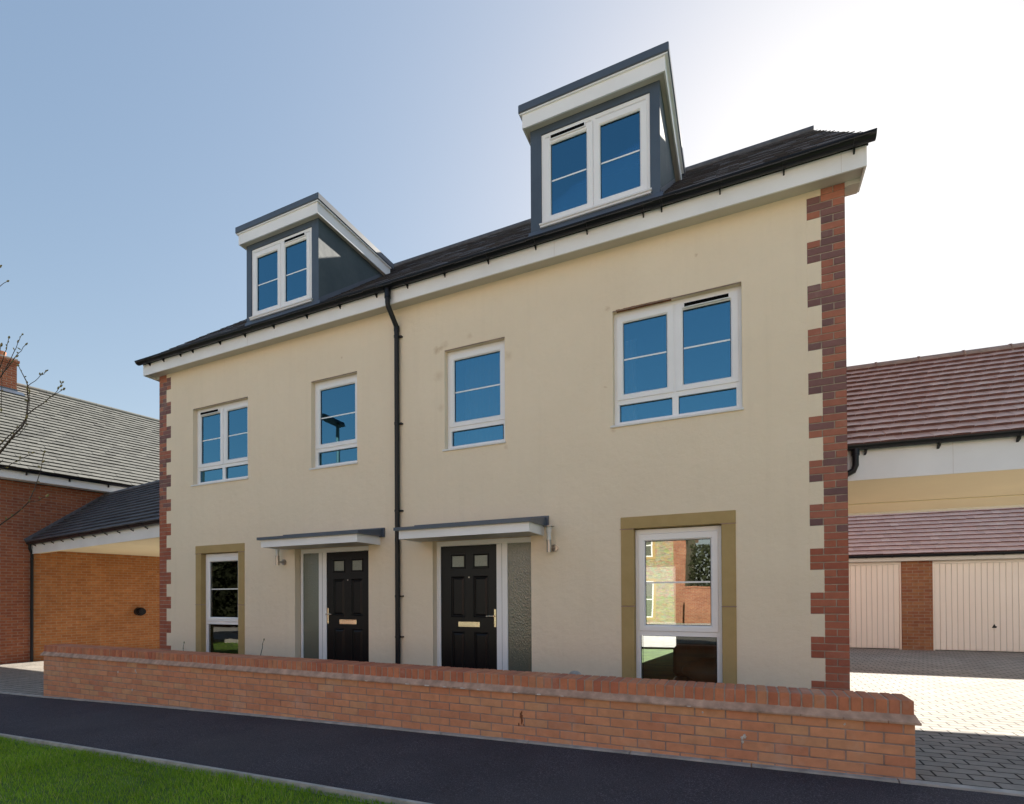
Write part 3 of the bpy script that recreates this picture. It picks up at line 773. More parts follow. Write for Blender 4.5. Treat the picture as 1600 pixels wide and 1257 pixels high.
# verge box ends
for x0, x1 in ((-.15, -.132), (11.052, 11.07)):
    mb.poly([(x0,-.1815,5.508),(x1,-.1815,5.508),(x1,.16,5.508),(x0,.16,5.508),(x0,-.1815,5.72),(x1,-.1815,5.72),(x1,.16,6.0),(x0,.16,6.0)],
            [(3,2,1,0),(4,5,6,7),(0,1,5,4),(1,2,6,5),(2,3,7,6),(3,0,4,7)])
for x0, x1 in ((-.131, -.002), (10.922, 11.051)): mb.box(x0, x1, .021, .16, 5.508, 5.53, 0)
for x0, x1 in ((-.131, -.0005), (10.9205, 11.051)):
    za = 5.984+.84*.0; zb_ = 5.984+.84*3.6
    mb.poly([(x0,.0,5.50),(x1,.0,5.50),(x1,.16,5.50),(x0,.16,5.50),(x0,.0,5.85),(x1,.0,5.85),(x1,.16,6.0),(x0,.16,6.0)], [(3,2,1,0),(4,5,6,7),(0,1,5,4),(1,2,6,5),(2,3,7,6),(3,0,4,7)], 1)
    for ya, yb in ((.16, 3.6), (7.2, 3.6)):
        z1 = 5.984+.84*.16 if ya < 1 else 5.984
        mb.poly([(x0,ya,z1-.17),(x1,ya,z1-.17),(x1,yb,zb_-.17),(x0,yb,zb_-.17)], [(0,1,2,3)], 1)
for x in (2.6, 7.9, 10.86): mb.box(x, x+.0015, -.2006, -.19, 5.51, 5.70, 2)
H(mb, 'fascia', [M['fascia'], M['soffit'], M['mortar']])
# barge boards up the verges
mb = MB()
for x0, x1 in ((-.15, -.13), (11.05, 11.07)):
    for sgn in (1, -1):
        y0, y1 = (.16, 3.6) if sgn == 1 else (7.2+.2, 3.6)
        za, zb_ = 5.984+.84*.16, 5.984+.84*3.6
        if sgn == -1: za = 5.984+.84*(-.2)
        a = [(x0,y0,za-.20),(x1,y0,za-.20),(x1,y1,zb_-.20),(x0,y1,zb_-.20),(x0,y0,za-.02),(x1,y0,za-.02),(x1,y1,zb_-.02),(x0,y1,zb_-.02)]
        mb = MB(); mb.poly(a, [(3,2,1,0),(4,5,6,7),(0,1,5,4),(1,2,6,5),(2,3,7,6),(3,0,4,7)])
        H(mb, 'barge_board', M['fascia'])
mb = MB(); sl = Vector((0, 1, .84)).normalized(); Ls = 3.92/sl.y
us_, zs_ = (-.17, 11.09), None
mb.obox((-.165,-.30,5.984-.84*.30-.03), (11.25,0,0), sl*(3.90/sl.y), (0,-.012,.016), 1)
sb = Vector((0,-1,.84)).normalized()
mb.obox((-.165,7.5,5.984-.84*.30-.03), (11.25,0,0), sb*(3.90/sl.y), (0,.012,.016), 1)
def in_dormer(a, s):
    u = -.17+a; v = -.33+s*sl.y
    return v > .12 and v < 1.9 and (2.30 < u < 3.80 or 7.55 < u < 9.05)
tiles(mb, (-.17,-.33,5.984-.84*.33-.008), (1,0,0), sl, 11.26, 3.93/sl.y, .25, .20, .008, 0, 1.0, skip=in_dormer)
tiles(mb, (-.17,7.53,5.984-.84*.33-.008), (1,0,0), sb, 11.26, 3.93/sl.y, .25, .20, .008, 0, .5)
mb.box(-.165, 11.085, -.196, -.184, 5.706, 5.80, 1)
rf = H(mb, 'roof', [M['slate'], M['underD']])
mb = MB()
for i in range(25):
    a = -.17+i*.45; mb.tube([(a, 3.6, 9.005), (min(a+.449, 11.09), 3.6, 9.005)], .07, 10)
mb.build('ridge_tiles', M['ridgeD'], rf)
# gutter
mb = MB(); gy, gzz = -.262, 5.742; gr = .056
mb.halfpipe((-.20,gy,gzz), (11.13,gy,gzz), gr, .004, 10, 0)
mb.box(-.20, 11.13, gy-gr-.006, gy-gr+.002, gzz-.008, gzz+.004, 0)
bu = [.05,.45,.92,1.25,1.95,2.55,3.2,3.9,4.55,5.22,5.75,6.35,7.0,7.65,8.3,8.95,9.15,9.75,10.35,10.95]
for u in bu:
    mb.halfpipe((u,gy,gzz), (u+.03,gy,gzz), gr+.005, .005, 8, 0)
    mb.poly([(u+.008,-.2,gzz-.092),(u+.022,-.2,gzz-.092),(u+.022,-.2,gzz-.01),(u+.008,-.2,gzz-.01),(u+.008,-.206,gzz-.092),(u+.022,-.206,gzz-.092),(u+.022,-.255,gzz-.050),(u+.008,-.255,gzz-.050)],
            [(0,1,2,3),(4,7,6,5),(0,4,5,1),(1,5,6,2),(2,6,7,3),(3,7,4,0)])
for u in (.92, 5.30, 9.05): mb.halfpipe((u,gy,gzz), (u+.11,gy,gzz), gr+.008, .006, 10, 0)
H(mb, 'gutter', M['black'])
mb = MB(); pr = .036; px = 5.457
mb.tube([(px+.01,gy,gzz-.03),(px+.01,gy,5.50),(px+.008,gy+.01,5.46),(px+.002,-.06,5.27),(px,-.045,5.23),(px,-.045,0.02)], pr, 16)
mb.cyl(px+.01, gy, 5.56, 5.68, .044, 16)
mb.tube([(px,-.045,5.20),(px,-.045,5.27)], .041, 16)
for z in (5.12, 3.87, 2.62, 1.40, .82):
    mb.tube([(px,-.045,z-.014),(px,-.045,z+.014)], .041, 16); mb.box(px+.03, px+.075, -.045, -.001, z-.010, z+.010, 0)
H(mb, 'downpipe', M['black'])

# dormers
DC = 5.675
def make_dormer(flip):
    c = DC; f0, f1 = rng(7.488, 9.115, c, flip); v = .08; o0, o1 = rng(7.633, 9.0, c, flip); zt, zb = 7.45, 5.95; oz0, oz1 = 6.15, 7.325
    mb = MB(); us = [f0, o0, o1, f1]; zs = [zb, oz0, oz1, zt]
    for i in range(3):
        for j in range(3):
            if i == 1 and j == 1: continue
            mb.face([(us[i],v,zs[j]),(us[i+1],v,zs[j]),(us[i+1],v,zs[j+1]),(us[i],v,zs[j+1])], 0)
    D = v+.12
    mb.face([(o0,v,oz0),(o0,v,oz1),(o0,D,oz1),(o0,D,oz0)]); mb.face([(o1,v,oz0),(o1,D,oz0),(o1,D,oz1),(o1,v,oz1)])
    mb.face([(o0,v,oz1),(o1,v,oz1),(o1,D,oz1),(o0,D,oz1)]); mb.face([(o0,v,oz0),(o0,D,oz0),(o1,D,oz0),(o1,v,oz0)])
    for x in (f0, f1):
        q = [(x,v,zb),(x,1.95,7.5),(x,1.95,zt+.02),(x,v,zt)]
        mb.face(q if x == f1 else q[::-1], 1)
    # back of the room inside
    mb.face([(f0+.02,1.2,6.0),(f1-.02,1.2,6.0),(f1-.02,1.2,7.44),(f0+.02,1.2,7.44)], 2)
    mb.face([(f0+.02,v+.125,6.0),(f1-.02,v+.125,6.0),(f1-.02,1.2,6.0),(f0+.02,1.2,6.0)], 2)
    d = H(mb, 'dormer', [M['lead'], M['cheek'], M['dark']])
    d['label'] = 'box dormer on the %s of the roof, slate blue face' % ('left part' if flip else 'right part')
    # lead flashing apron
    k = MB(); k.poly([(f0-.03,v-.02,6.035),(f1+.03,v-.02,6.035),(f1+.03,v+.0,6.10),(f0-.03,v+.0,6.10)], [(0,1,2,3)], 0)
    for x, s in ((f0, -1), (f1, 1)):
        k.poly([(x+s*.003,v,6.055),(x+s*.003,1.9,7.585),(x+s*.003,1.9,7.64),(x+s*.003,v,6.14)], [(0,1,2,3) if s > 0 else (3,2,1,0)], 0)
    k.build('lead_flashing', M['grp'], d)
    # fascia box round the top
    k = MB(); e0, e1 = f0-.075, f1+.075; bk = 1.80
    k.box(e0, e1, -.015, .005, 7.405, 7.59, 0); k.box(e0, e0+.02, .0055, bk, 7.405, 7.59, 0); k.box(e1-.02, e1, .0055, bk, 7.405, 7.59, 0)
    k.box(e0+.021, e1-.021, .0055, v-.002, 7.412, 7.424, 1); k.box(e0+.021, f0-.002, v-.0015, bk, 7.412, 7.424, 1); k.box(f1+.002, e1-.021, v-.0015, bk, 7.412, 7.424, 1)
    k.box(f0-.012, f1+.012, v-.018, v-.0005, 7.425, 7.452, 0)
    k.build('dormer_fascia', [M['fascia'], M['soffit']], d)
    k = MB(); k.box(e0-.045, e1+.045, -.05, bk+.06, 7.592, 7.70, 0, .01); k.box(e0-.03, e1+.03, -.035, bk, 7.575, 7.5915, 1)
    k.build('dormer_roof', [M['grp'], M['fascia']], d)
    # window
    k = MB(); vw = v+.015
    ring(k, o0+.001, o1-.001, 6.16, 7.322, .055, .055, .03, .05, vw, vw+.07, .008)
    m0, m1 = rng(8.29, 8.345, c, flip); k.box(m0, m1, vw+.001, vw+.06, 6.18, 7.28, 0)
    fr = k.build('window_frame', M['white'], d)
    def sash2(a, b):
        k = MB(); ring(k, a, b, 6.18, 7.25, .082, .082, .075, .085, vw-.012, vw+.05, .014); k.build('window_sash', M['white'], d)
        k = MB(); k.box(a+.075, b-.075, vw+.02, vw+.024, 6.25, 7.17, 0); k.build('window_pane', M['glass'], d)
        k = MB(); u0, u1, z0, z1 = a+.082, b-.082, 6.255, 7.165; e = .006
        for q in ((u0,u1,z0,z0+e),(u0,u1,z1-e,z1),(u0,u0+e,z0+e,z1-e),(u1-e,u1,z0+e,z1-e)): k.box(q[0], q[1], vw+.014, vw+.019, q[2], q[3], 0)
        k.box(u0+e, u1-e, vw+.017, vw+.0192, 6.691, 6.709, 1)
        k.build('glazing_trim', [M['black'], M['white']], d)
    for a, b in ((7.678, 8.312), (8.320, 8.964)): sash2(*rng(a, b, c, flip))
    a, b = rng(7.77, 8.21, c, flip); slot_vent(d, a, b, 7.212, vw)
    k = MB(); k.box(o0-.02, o1+.02, v-.035, v+.05, 6.135, 6.160, 0, .004); k.box(o0-.01, o1+.01, v-.022, v+.05, 6.11, 6.1345, 0); k.build('window_sill', M['sill'], d)
make_dormer(False); make_dormer(True)

# ------------------------------------------------------------------ low boundary wall
bw = empty('garden_wall', (5.5, -1.64, -.1)); bw_inv = Matrix.Translation((-5.5, 1.64, .1))
def B(mb, name, mats):
    o = mb.build(name, mats); o.parent = bw; o.matrix_parent_inverse = bw_inv; return o
tag(bw, 'low orange brick front garden wall with soldier brick coping along the path', 'wall')
mb = MB(); W0, W1 = .012, 11.008
core = MB(); mb.box(W0+.004, W1-.004, -1.746, -1.526, -.3, .508, 1)
for j in range(0, 10):
    zt = .505-.0752*j; zb = zt-.0655
    if zb < -.32: break
    off = 0 if j % 2 else .1125
    a = W0
    first = .1025 if j % 2 == 0 else .215
    xs = [W0]; x = W0+first+.01
    while x < W1-.02: xs.append(x); x += .2255
    for i, x0 in enumerate(xs):
        x1 = (xs[i+1]-.010) if i+1 < len(xs) else W1
        if i+1 == len(xs) and W1-x0 < .05: continue
        dj = random.uniform(-.0012, .0012); dz = random.uniform(-.001, .001)
        mb.box(x0+random.uniform(-.001, .001), min(x1, W1), -1.750+dj, -1.650, zb+dz, zt+dz, 0, .003)
        mb.box(x0, min(x1, W1), -1.62, -1.522-dj, zb, zt, 0, .003)
B(mb, 'brickwork', [M['wallbrick'], M['mortar_dark']])
mb = MB()
x = W0-.025
while x < W1+.02:      # creasing tile lip, separate tiles
    x1 = min(x+.262, W1+.028); mb.box(x, x1, -1.786+random.uniform(-.0015,.0015), -1.487, .508+random.uniform(-.0006,.0006), .527+random.uniform(-.001,.001), 0, .003); x = x1+.003
# mortar fillet slope up to the coping
mb.poly([(W0-.02,-1.783,.5265),(W1+.023,-1.783,.5265),(W1+.023,-1.49,.5265),(W0-.02,-1.49,.5265),(W0-.002,-1.746,.572),(W1+.002,-1.746,.572),(W1+.002,-1.50,.572),(W0-.002,-1.50,.572)],
        [(3,2,1,0),(4,5,6,7),(0,1,5,4),(1,2,6,5),(2,3,7,6),(3,0,4,7)])
B(mb, 'creasing', M['lip'])
mb = MB(); n = 147; pit = (W1-W0)/n
for i in range(n):
    x0 = W0+i*pit+.004; x1 = x0+pit-.009
    mb.box(x0+random.uniform(-.0015,.0015), x1+random.uniform(-.0015,.0015), -1.748+random.uniform(-.002,.002), -1.47+random.uniform(-.002,.002), .560, .667+random.uniform(-.002,.002), 0, .005)
mb.box(W0+.004, W1-.004, -1.742, -1.476, .555, .6625, 1)
B(mb, 'coping', [M['coping'], M['mortar']])
mb = MB()
for (u, z, s) in [(6.87,.513,.03),(7.1,.513,.035),(7.3,.513,.032),(7.5,.514,.034),(7.68,.513,.03),(8.05,.514,.028),(8.28,.512,.03),(8.5,.514,.018),(9.55,.513,.022),(6.35,.513,.02)]:
    mb.blob((u, -1.787, z+.004), s*.8, 0, 9, 6, (1, .06, .22), .5)
for (u, z, s) in [(2.35,.40,.016),(2.37,.375,.009),(2.28,.13,.014),(1.95,.36,.014),(9.93,.30,.012),(9.935,.27,.010),(9.95,.315,.014),(10.6,.47,.008),(9.65,.47,.008)]:
    mb.blob((u, -1.751, z), s, 0, 9, 6, (.8, .05, 1.0), .6)
B(mb, 'lime_marks', M['efflo'])
mb = MB()
for (u, z, s) in [(8.095,.30,.020),(8.10,.255,.017),(8.07,.22,.010),(8.10,.335,.009),(8.12,.22,.007)]: mb.blob((u, -1.751, z), s, 0, 8, 5, (.7, .06, 1.3), .5)
B(mb, 'rust_mark', M['rust'])

# ------------------------------------------------------------------ left neighbour (rotated frame)
RL = math.atan2(-.13325, .99108)        # local +Y runs away along the wall
LM = Matrix.Translation((-7.5, .609, 0)) @ Matrix.Rotation(RL, 4, 'Z')
def rooted(name, M4):
    o = bpy.data.objects.new(name, None); COL.objects.link(o); o.matrix_world = M4; return o
lh = rooted('brick_house', LM)
tag(lh, 'red brick house with pale grey tiled roof and chimney behind the bare twigs', 'house')
mb = MB()
mb.face([(0,-5,-.6),(0,11,-.6),(0,11,4.47),(0,-5,4.47)])
mb.face([(-8.5,-5,-.6),(0,-5,-.6),(0,-5,4.47),(-4.25,-5,8.1),(-8.5,-5,4.47)])
mb.face([(0,11,-.6),(-8.5,11,-.6),(-8.5,11,4.47),(-4.25,11,8.1),(0,11,4.47)]); mb.face([(-8.5,11,-.6),(-8.5,-5,-.6),(-8.5,-5,4.47),(-8.5,11,4.47)])
wl = mb.build('wall', M['brickL'], lh)
mb = MB()   # panel over the house wall: carport sun glow put in as brighter orange brick
mb.box(.002, .012, .64, 5.2, -.6, 2.86, 0); mb.build('lit_wall_panel', M['brickC'], lh)
mb = MB()
mb.box(.28, .30, -5.2, 11.2, 4.50, 4.71, 0); mb.box(.0, .2795, -5.2, 11.2, 4.49, 4.50, 0); mb.build('fascia', M['fascia'], lh)
mb = MB(); mb.halfpipe((.36,-5.2,4.74), (.36,11.2,4.74), .056); 
for i in range(18): mb.box(.30, .335, -5.0+i*.9, -4.97+i*.9, 4.62, 4.70, 0)
mb.build('gutter', M['black'], lh)
mb = MB(); pt = math.atan2(8.33-4.78, 4.55); es = Vector((-math.cos(pt), 0, math.sin(pt)))
mb.obox((.30,-5.25,4.745), (0,16.5,0), es*(4.5/math.cos(pt)), (.01,0,.012), 1)
es2 = Vector((math.cos(pt), 0, math.sin(pt))); mb.obox((-8.8,-5.25,4.745), (0,16.5,0), es2*(4.5/math.cos(pt)), (-.01,0,.012), 1)
tiles(mb, (.33,-5.25,4.765), (0,1,0), es, 16.5, 4.58/math.cos(pt), .26, .205, .030, 0, .3, tilt=.9, edge=2)
rf = mb.build('roof', [M['tileG'], M['under'], M['tileEdgeG']], lh)
mb = MB()
for i in range(36): mb.tube([(-4.25,-5.25+i*.46,8.335),(-4.25,-5.25+i*.46+.455,8.335)], .085, 10)
mb.build('ridge_tiles', M['tileG'], rf)
mb = MB(); cy0, cy1, cx0, cx1 = .30, 1.25, -4.75, -3.72
mb.box(cx0, cx1, cy0, cy1, 7.0, 8.80, 0); mb.box(cx0-.03, cx1+.03, cy0-.03, cy1+.03, 8.80, 8.87, 0); mb.box(cx0-.055, cx1+.055, cy0-.055, cy1+.055, 8.87, 8.945, 0)
mb.box(cx0-.02, cx1+.02, cy0-.02, cy1+.02, 8.945, 9.0, 1)
# lead flashing at the roof line
mb.poly([(cx1+.012,cy0-.1,7.70),(cx1+.20,cy0-.1,7.72),(cx1+.20,cy1+.12,7.72),(cx1+.012,cy1+.12,7.90),(cx1+.012,cy0-.1,7.90)], [(1,2,3,4)], 2)
mb.box(cx1+.001, cx1+.012, cy0-.012, cy1+.012, 7.6, 8.02, 2); mb.poly([(cx1+.01,cy0-.1,7.975),(cx1+.20,cy0-.1,7.83),(cx1+.20,cy1+.15,7.83),(cx1+.01,cy1+.15,7.975)], [(0,1,2,3)], 2)
ch = mb.build('chimney', [M['brickL'], M['concrete'], M['grp']], lh)
mb = MB()
for y in (.55, 1.0): mb.tube([(-4.2,y,8.99),(-4.2,y,9.02),(-4.2,y,9.20),(-4.2,y,9.26)], [.15,.13,.11,.125], 16, 0)
mb.build('chimney_pot', M['terracotta'], ch)
# round black flue on the carport wall
mb = MB(); mb.tube([(.013,3.10,.97),(.18,3.10,.97)], .125, 24); mb.tube([(.18,3.10,.97),(.30,3.10,.97)], .095, 24); mb.build('flue_vent', M['black'], lh)

# left carport
cp = rooted('carport', LM)
tag(cp, 'open carport with dark tiled roof between the brick house and the cream house', 'carport')
XE = 7.30
mb = MB(); py = math.atan2(4.40-2.90, 2.291-.547); es = Vector((0, math.cos(py), math.sin(py))); Lc = (2.30-.50)/math.cos(py)
mb.obox((.02,.52,2.86), (XE,0,0), es*(1.80/math.cos(py)), (0,-.01,.012), 1)
tiles(mb, (.02,.49,2.875), (1,0,0), es, XE, Lc, .30, .175, .028, 0, .2)
es = Vector((0, -math.cos(py), math.sin(py))); mb.obox((.02,4.35,2.70), (XE,0,0), es*(2.05/math.cos(py)), (0,.01,.012), 1)
tiles(mb, (.02,4.38,2.715), (1,0,0), es, XE, 2.08/math.cos(py), .30, .175, .02, 0, .25)
rf = mb.build('roof', [M['slateL'], M['underD']], cp)
mb = MB()
for i in range(16): mb.tube([(.02+i*.455,2.30,4.42),(.02+i*.455+.45,2.30,4.42)], .08, 10)
mb.build('ridge_tiles', M['ridgeD'], rf)
mb = MB()                              # stepped verge flashing against the brick wall
for i in range(12):
    t0 = i/12; y = .50+1.78*t0; z = 2.90+1.50*t0
    mb.obox((.003, y, z-.02), (.05,0,0), (0,.165,.142), (0,-.055,.085)); mb.obox((.003, y+.02, z+.05), (.012,0,0), (0,.10,.0), (0,0,.08))
mb.build('stepped_flashing', M['ridgeD'], cp)
mb = MB(); mb.box(.02, XE, .60, .622, 2.585, 2.86, 0); mb.box(.02, XE, .6225, 4.25, 2.70, 2.712, 1); mb.box(.02, XE, .6225, .75, 2.600, 2.612, 1)
mb.box(.02, XE, .7505, .77, 2.600, 2.699, 1)
mb.box(.02, XE, 4.2505, 4.27, 2.62, 2.75, 0); mb.build('fascia', [M['fascia'], M['cream']], cp)
mb = MB(); mb.halfpipe((-.02,.545,2.875), (XE,.545,2.875), .056)
for i in range(11): 
    x = .35+i*.62; mb.halfpipe((x,.545,2.875), (x+.03,.545,2.875), .061, .005, 8); mb.obox((x+.005,.545,2.80), (.022,0,0), (0,.055,-.03), (0,0,.02))
mb.build('gutter', M['black'], cp)
mb = MB(); mb.tube([(.10,.545,2.84),(.10,.545,2.72),(.06,.60,2.60),(.06,.60,-.30)], .034, 12)
for z in (2.45, 1.1): mb.tube([(.06,.60,z-.015),(.06,.60,z+.015)], .04, 12); mb.box(0.0, .06, .59, .61, z-.01, z+.01, 0)
mb.build('downpipe', M['black'], cp)

# ------------------------------------------------------------------ right carport / garages
RR = R(4)
RM = Matrix.Translation((11.0, .90, 0)) @ Matrix.Rotation(RR, 4, 'Z')
rc = rooted('carport', RM)
tag(rc, 'carport with red tiled roof, deep white fascia and cream ceiling at the right', 'carport')
XR = 9.0; x0 = -.12
mb = MB(); py = math.atan2(4.66-3.10, 1.93); es = Vector((0, math.cos(py), math.sin(py))); Lc = 2.0/math.cos(py)
mb.obox((x0,-.05,3.055), (XR,0,0), es*(1.97/math.cos(py)), (0,-.01,.012), 1)
tiles(mb, (x0,-.08,3.075), (1,0,0), es, XR, 2.0/math.cos(py), .162, .165, .024, 0, .25, arch=.004, tilt=1.0, edge=2)
es = Vector((0, -math.cos(py), math.sin(py))); mb.obox((x0,3.0,3.775), (XR,0,0), es*(1.08/math.cos(py)), (0,.01,.012), 1)
tiles(mb, (x0,3.03,3.785), (1,0,0), es, XR, 1.11/math.cos(py), .162, .165, .014, 0, .5)
rf = mb.build('roof', [M['tileR'], M['under'], M['tileEdge']], rc)
mb = MB()
for i in range(18):
    a = x0+i*.51-.02; mb.tube([(a,1.92,4.665),(a+.50,1.92,4.665)], .085, 12, 0); mb.tube([(a+.497,1.92,4.665),(a+.515,1.92,4.665)], .094, 12, 1)
mb.build('ridge_tiles', [M['ridgeR'], M['mortar_dark']], rf)
mb = MB(); mb.box(x0, XR, 0, .022, 2.70, 3.06, 0); mb.box(x0, XR, .0225, 1.9, 2.715, 2.727, 1); mb.box(x0, XR, 1.9005, 2.81, 2.700, 2.712, 1)
mb.box(x0, XR, 2.811, 2.83, 2.665, 3.86, 0); mb.box(x0, XR, .0225, .05, 2.705, 2.7145, 1)
for x in (1.05, 2.6): mb.box(x, x+.0015, -.0006, .01, 2.70, 3.04, 2)
mb.build('fascia', [M['fascia'], M['cream'], M['mortar']], rc)
mb = MB(); mb.halfpipe((x0,-.06,3.085), (XR,-.06,3.085), .056)
for i in range(14):
    x = .22+i*.68; mb.halfpipe((x,-.06,3.085), (x+.03,-.06,3.085), .061, .005, 8); mb.obox((x+.004,-.05,3.0), (.022,0,0), (0,.045,-.02), (0,-.01,.04))
mb.build('gutter', M['black'], rc)
mb = MB(); mb.tube([(.13,-.06,3.06),(.13,-.06,2.86),(.11,-.055,2.80),(.02,-.04,2.755),(-.05,-.03,2.74),(-.08,-.03,2.70),(-.08,-.03,.0)], .034, 12); mb.cyl(.13, -.06, 2.97, 3.05, .042, 12)
mb.build('downpipe', M['black'], rc)

GM = Matrix.Translation((13.0, 8.97, 0)) @ Matrix.Rotation(R(3), 4, 'Z')
gb = rooted('garage_block', GM)
tag(gb, 'row of garages with cream ribbed up-and-over doors under a low red tiled roof', 'garage')
mb = MB(); GX0, GX1 = -2.0, 6.4
piers = [(GX0, -1.86), (.462, 1.065), (3.36, 3.96), (6.25, GX1)]
for a, b in piers: mb.box(a, b, 0, .22, -.1, 2.19, 0)
mb.box(GX0, GX1, .221, .24, 2.13, 2.5, 0)
mb.face([(GX0,.1,-.1),(GX0,.1,2.19),(GX0,3.1,4.8),(GX0,6.1,2.19),(GX0,6.1,-.1)]); mb.face([(GX1,.1,-.1),(GX1,6.1,-.1),(GX1,6.1,2.19),(GX1,3.1,4.8),(GX1,.1,2.19)])
mb.face([(GX1,6.1,-.1),(GX0,6.1,-.1),(GX0,6.1,2.3),(GX1,6.1,2.3)])
mb.build('wall', M['brickG'], gb)
def gdoor(a, b, handle):
    k = MB(); k.box(a, a+.035, .03, .11, .05, 2.165, 0); k.box(b-.035, b, .03, .11, .05, 2.165, 0); k.box(a+.0355, b-.0355, .03, .11, 2.10, 2.165, 0)
    fr = k.build('garage_door', M['garagedoor'], gb)
    k = MB(); n = 20; a += .038; b -= .038; pw = (b-a)/n
    for i in range(n):
        x = a+i*pw; k.box(x+.006, x+pw-.006, .045, .07, .07, 2.095, 0, .004)
    k.box(a, b, .056, .08, .065, 2.098, 1)
    k.build('door_panel', [M['garagedoor'], M['soffit']], fr)
    if handle is not None:
        k = MB(); k.poly([(handle-.045,.043,.60),(handle+.045,.043,.60),(handle,.043,.69),(handle-.03,.036,.61),(handle+.03,.036,.61),(handle,.036,.68)], [(0,1,4,3),(1,2,5,4),(2,0,3,5),(3,4,5)], 0)
        k.tube([(handle,.04,.635),(handle,.005,.635)], .010, 8); k.box(handle-.03, handle+.03, .0, .012, .622, .640, 0); k.build('door_handle', M['black'], fr)
gdoor(-1.855, .459, -.70); gdoor(1.068, 3.357, 2.215); gdoor(3.963, 6.247, 5.1)
mb = MB(); mb.box(GX0, GX1, -.16, -.14, 2.17, 2.30, 0); mb.box(GX0, GX1, -.1395, .03, 2.17, 2.18, 0); mb.build('fascia', M['soffit'], gb)
mb = MB(); mb.halfpipe((GX0,-.215,2.315), (GX1,-.215,2.315), .056)
for i in range(14): mb.halfpipe((-2.4+i*.52,-.215,2.315), (-2.37+i*.52,-.215,2.315), .064, .006, 8)
mb.build('gutter', M['black'], gb)
mb = MB(); pg = math.atan2(5.05-2.33, 3.25); es = Vector((0, math.cos(pg), math.sin(pg)))
mb.obox((GX0-.1,-.17,2.305), (GX1-GX0+.2,0,0), es*(3.27/math.cos(pg)), (0,-.01,.012), 1)
tiles(mb, (GX0-.1,-.2,2.325), (1,0,0), es, GX1-GX0+.2, 3.32/math.cos(pg), .165, .17, .024, 0, .25, tilt=1.0, edge=2)
es = Vector((0, -math.cos(pg), math.sin(pg))); mb.obox((GX0-.1,6.37,2.305), (GX1-GX0+.2,0,0), es*(3.27/math.cos(pg)), (0,.01,.012), 1)
tiles(mb, (GX0-.1,6.4,2.325), (1,0,0), es, GX1-GX0+.2, 3.32/math.cos(pg), .33, .34, .014, 0, .5)
mb.tube([(GX0-.1,3.1,5.06),(GX1+.1,3.1,5.06)], .08, 10, 0)
mb.build('roof', [M['tileR'], M['under'], M['tileEdge']], gb)

# ------------------------------------------------------------------ inside the two ground floor windows
def curtain(u0, u1, v, z0, z1, mat, folds=9, amp=.022):
    mb = MB(); n = folds*6; pts = [(u0+(u1-u0)*i/n, v+amp*math.sin(2*math.pi*folds*i/n)) for i in range(n+1)]
    for (a, b), (c, d) in zip(pts[:-1], pts[1:]): mb.face([(a,b,z0),(c,d,z0),(c,d,z1),(a,b,z1)], 0, True)
    for (a, b), (c, d) in zip(pts[:-1], pts[1:]): mb.face([(a,b+.004,z1),(c,d+.004,z1),(c,d+.004,z0),(a,b+.004,z0)], 0, True)
    return mb.build('curtain', mat)
tag(curtain(.98, 2.32, .20, 3.3, 4.85, M['curtain_b'], 12), 'blue-grey curtain drawn behind the upper left wide window', 'curtain')
tag(curtain(1.44, 1.82, .19, .2, 2.3, M['curtain_p'], 4, .02), 'pink patterned curtain hanging behind the lower left stone-framed window', 'curtain')
tag(curtain(8.62, 8.80, .20, 3.3, 4.50, M['curtain_b'], 3, .012), 'narrow pale curtain at the left side of the upper right wide window', 'curtain')
tag(curtain(6.36, 7.06, .34, 3.3, 4.85, M['curtain_b'], 6, .02), 'pale curtain drawn behind the narrow upper window right of the downpipe', 'curtain')
t = empty('sofa', (9.95, 1.2, -.17)); tag(t, 'brown sofa with slumped cushions seen low in the right ground floor window', 'sofa')
mb = MB(); mb.box(-.9, .7, -.4, .45, .08, .42, 0, .04); mb.box(-.9, .7, .25, .47, .42, .86, 0, .05); mb.build('sofa_body', M['sofa'], t)
mb = MB(); mb.blob((-.35,-.05,.56), .34, 0, 16, 10, (1.2,.9,.5)); mb.blob((.25,-.1,.58), .33, 0, 16, 10, (1.1,.8,.55)); mb.build('cushion', M['sofa'], t)

# ------------------------------------------------------------------ small plants and stone behind the wall
def sprig(name, pts, label):
    root = empty(name, (pts[0][0], pts[0][1], pts[0][2])); mb = MB(); o = Vector(pts[0])
    mb.tube([Vector(p)-o for p in pts], [.006-.0035*i/(len(pts)-1) for i in range(len(pts))], 6); mb.build('stem', M['bark'], root)
    mb = MB(); mb.blob(tuple(Vector(pts[-1])-o), .012, 0, 6, 5, (.7,.7,1.5)); mb.build('bud', M['bud'], root)
    mb = MB(); mb.blob(tuple(Vector(pts[-2])-o+Vector((.008,0,0))), .007, 0, 6, 4); mb.build('bud', M['bud'], root)
    tag(root, label, 'sapling')
sprig('sapling', [(1.87,-.8,-.09),(1.885,-.8,.35),(1.905,-.8,.56),(1.90,-.8,.60),(1.925,-.8,.69)], 'single thin bare stem standing behind the wall below the left stone-framed window')
sprig('sapling', [(3.56,-.8,-.05),(3.59,-.8,.40),(3.62,-.8,.58),(3.655,-.8,.68),(3.65,-.8,.72),(3.685,-.8,.79)], 'taller bare stem standing behind the wall left of the left door')
mb = MB(); mb.blob((8.30,-.75,.53), .075, 0, 14, 9, (1,1,.75), .05); mb.tube([(8.30,-.75,.0),(8.30,-.75,.52)], .055, 12)
tag(mb.build('bollard', M['concrete']), 'top of a rounded grey concrete post peeping over the garden wall', 'post')

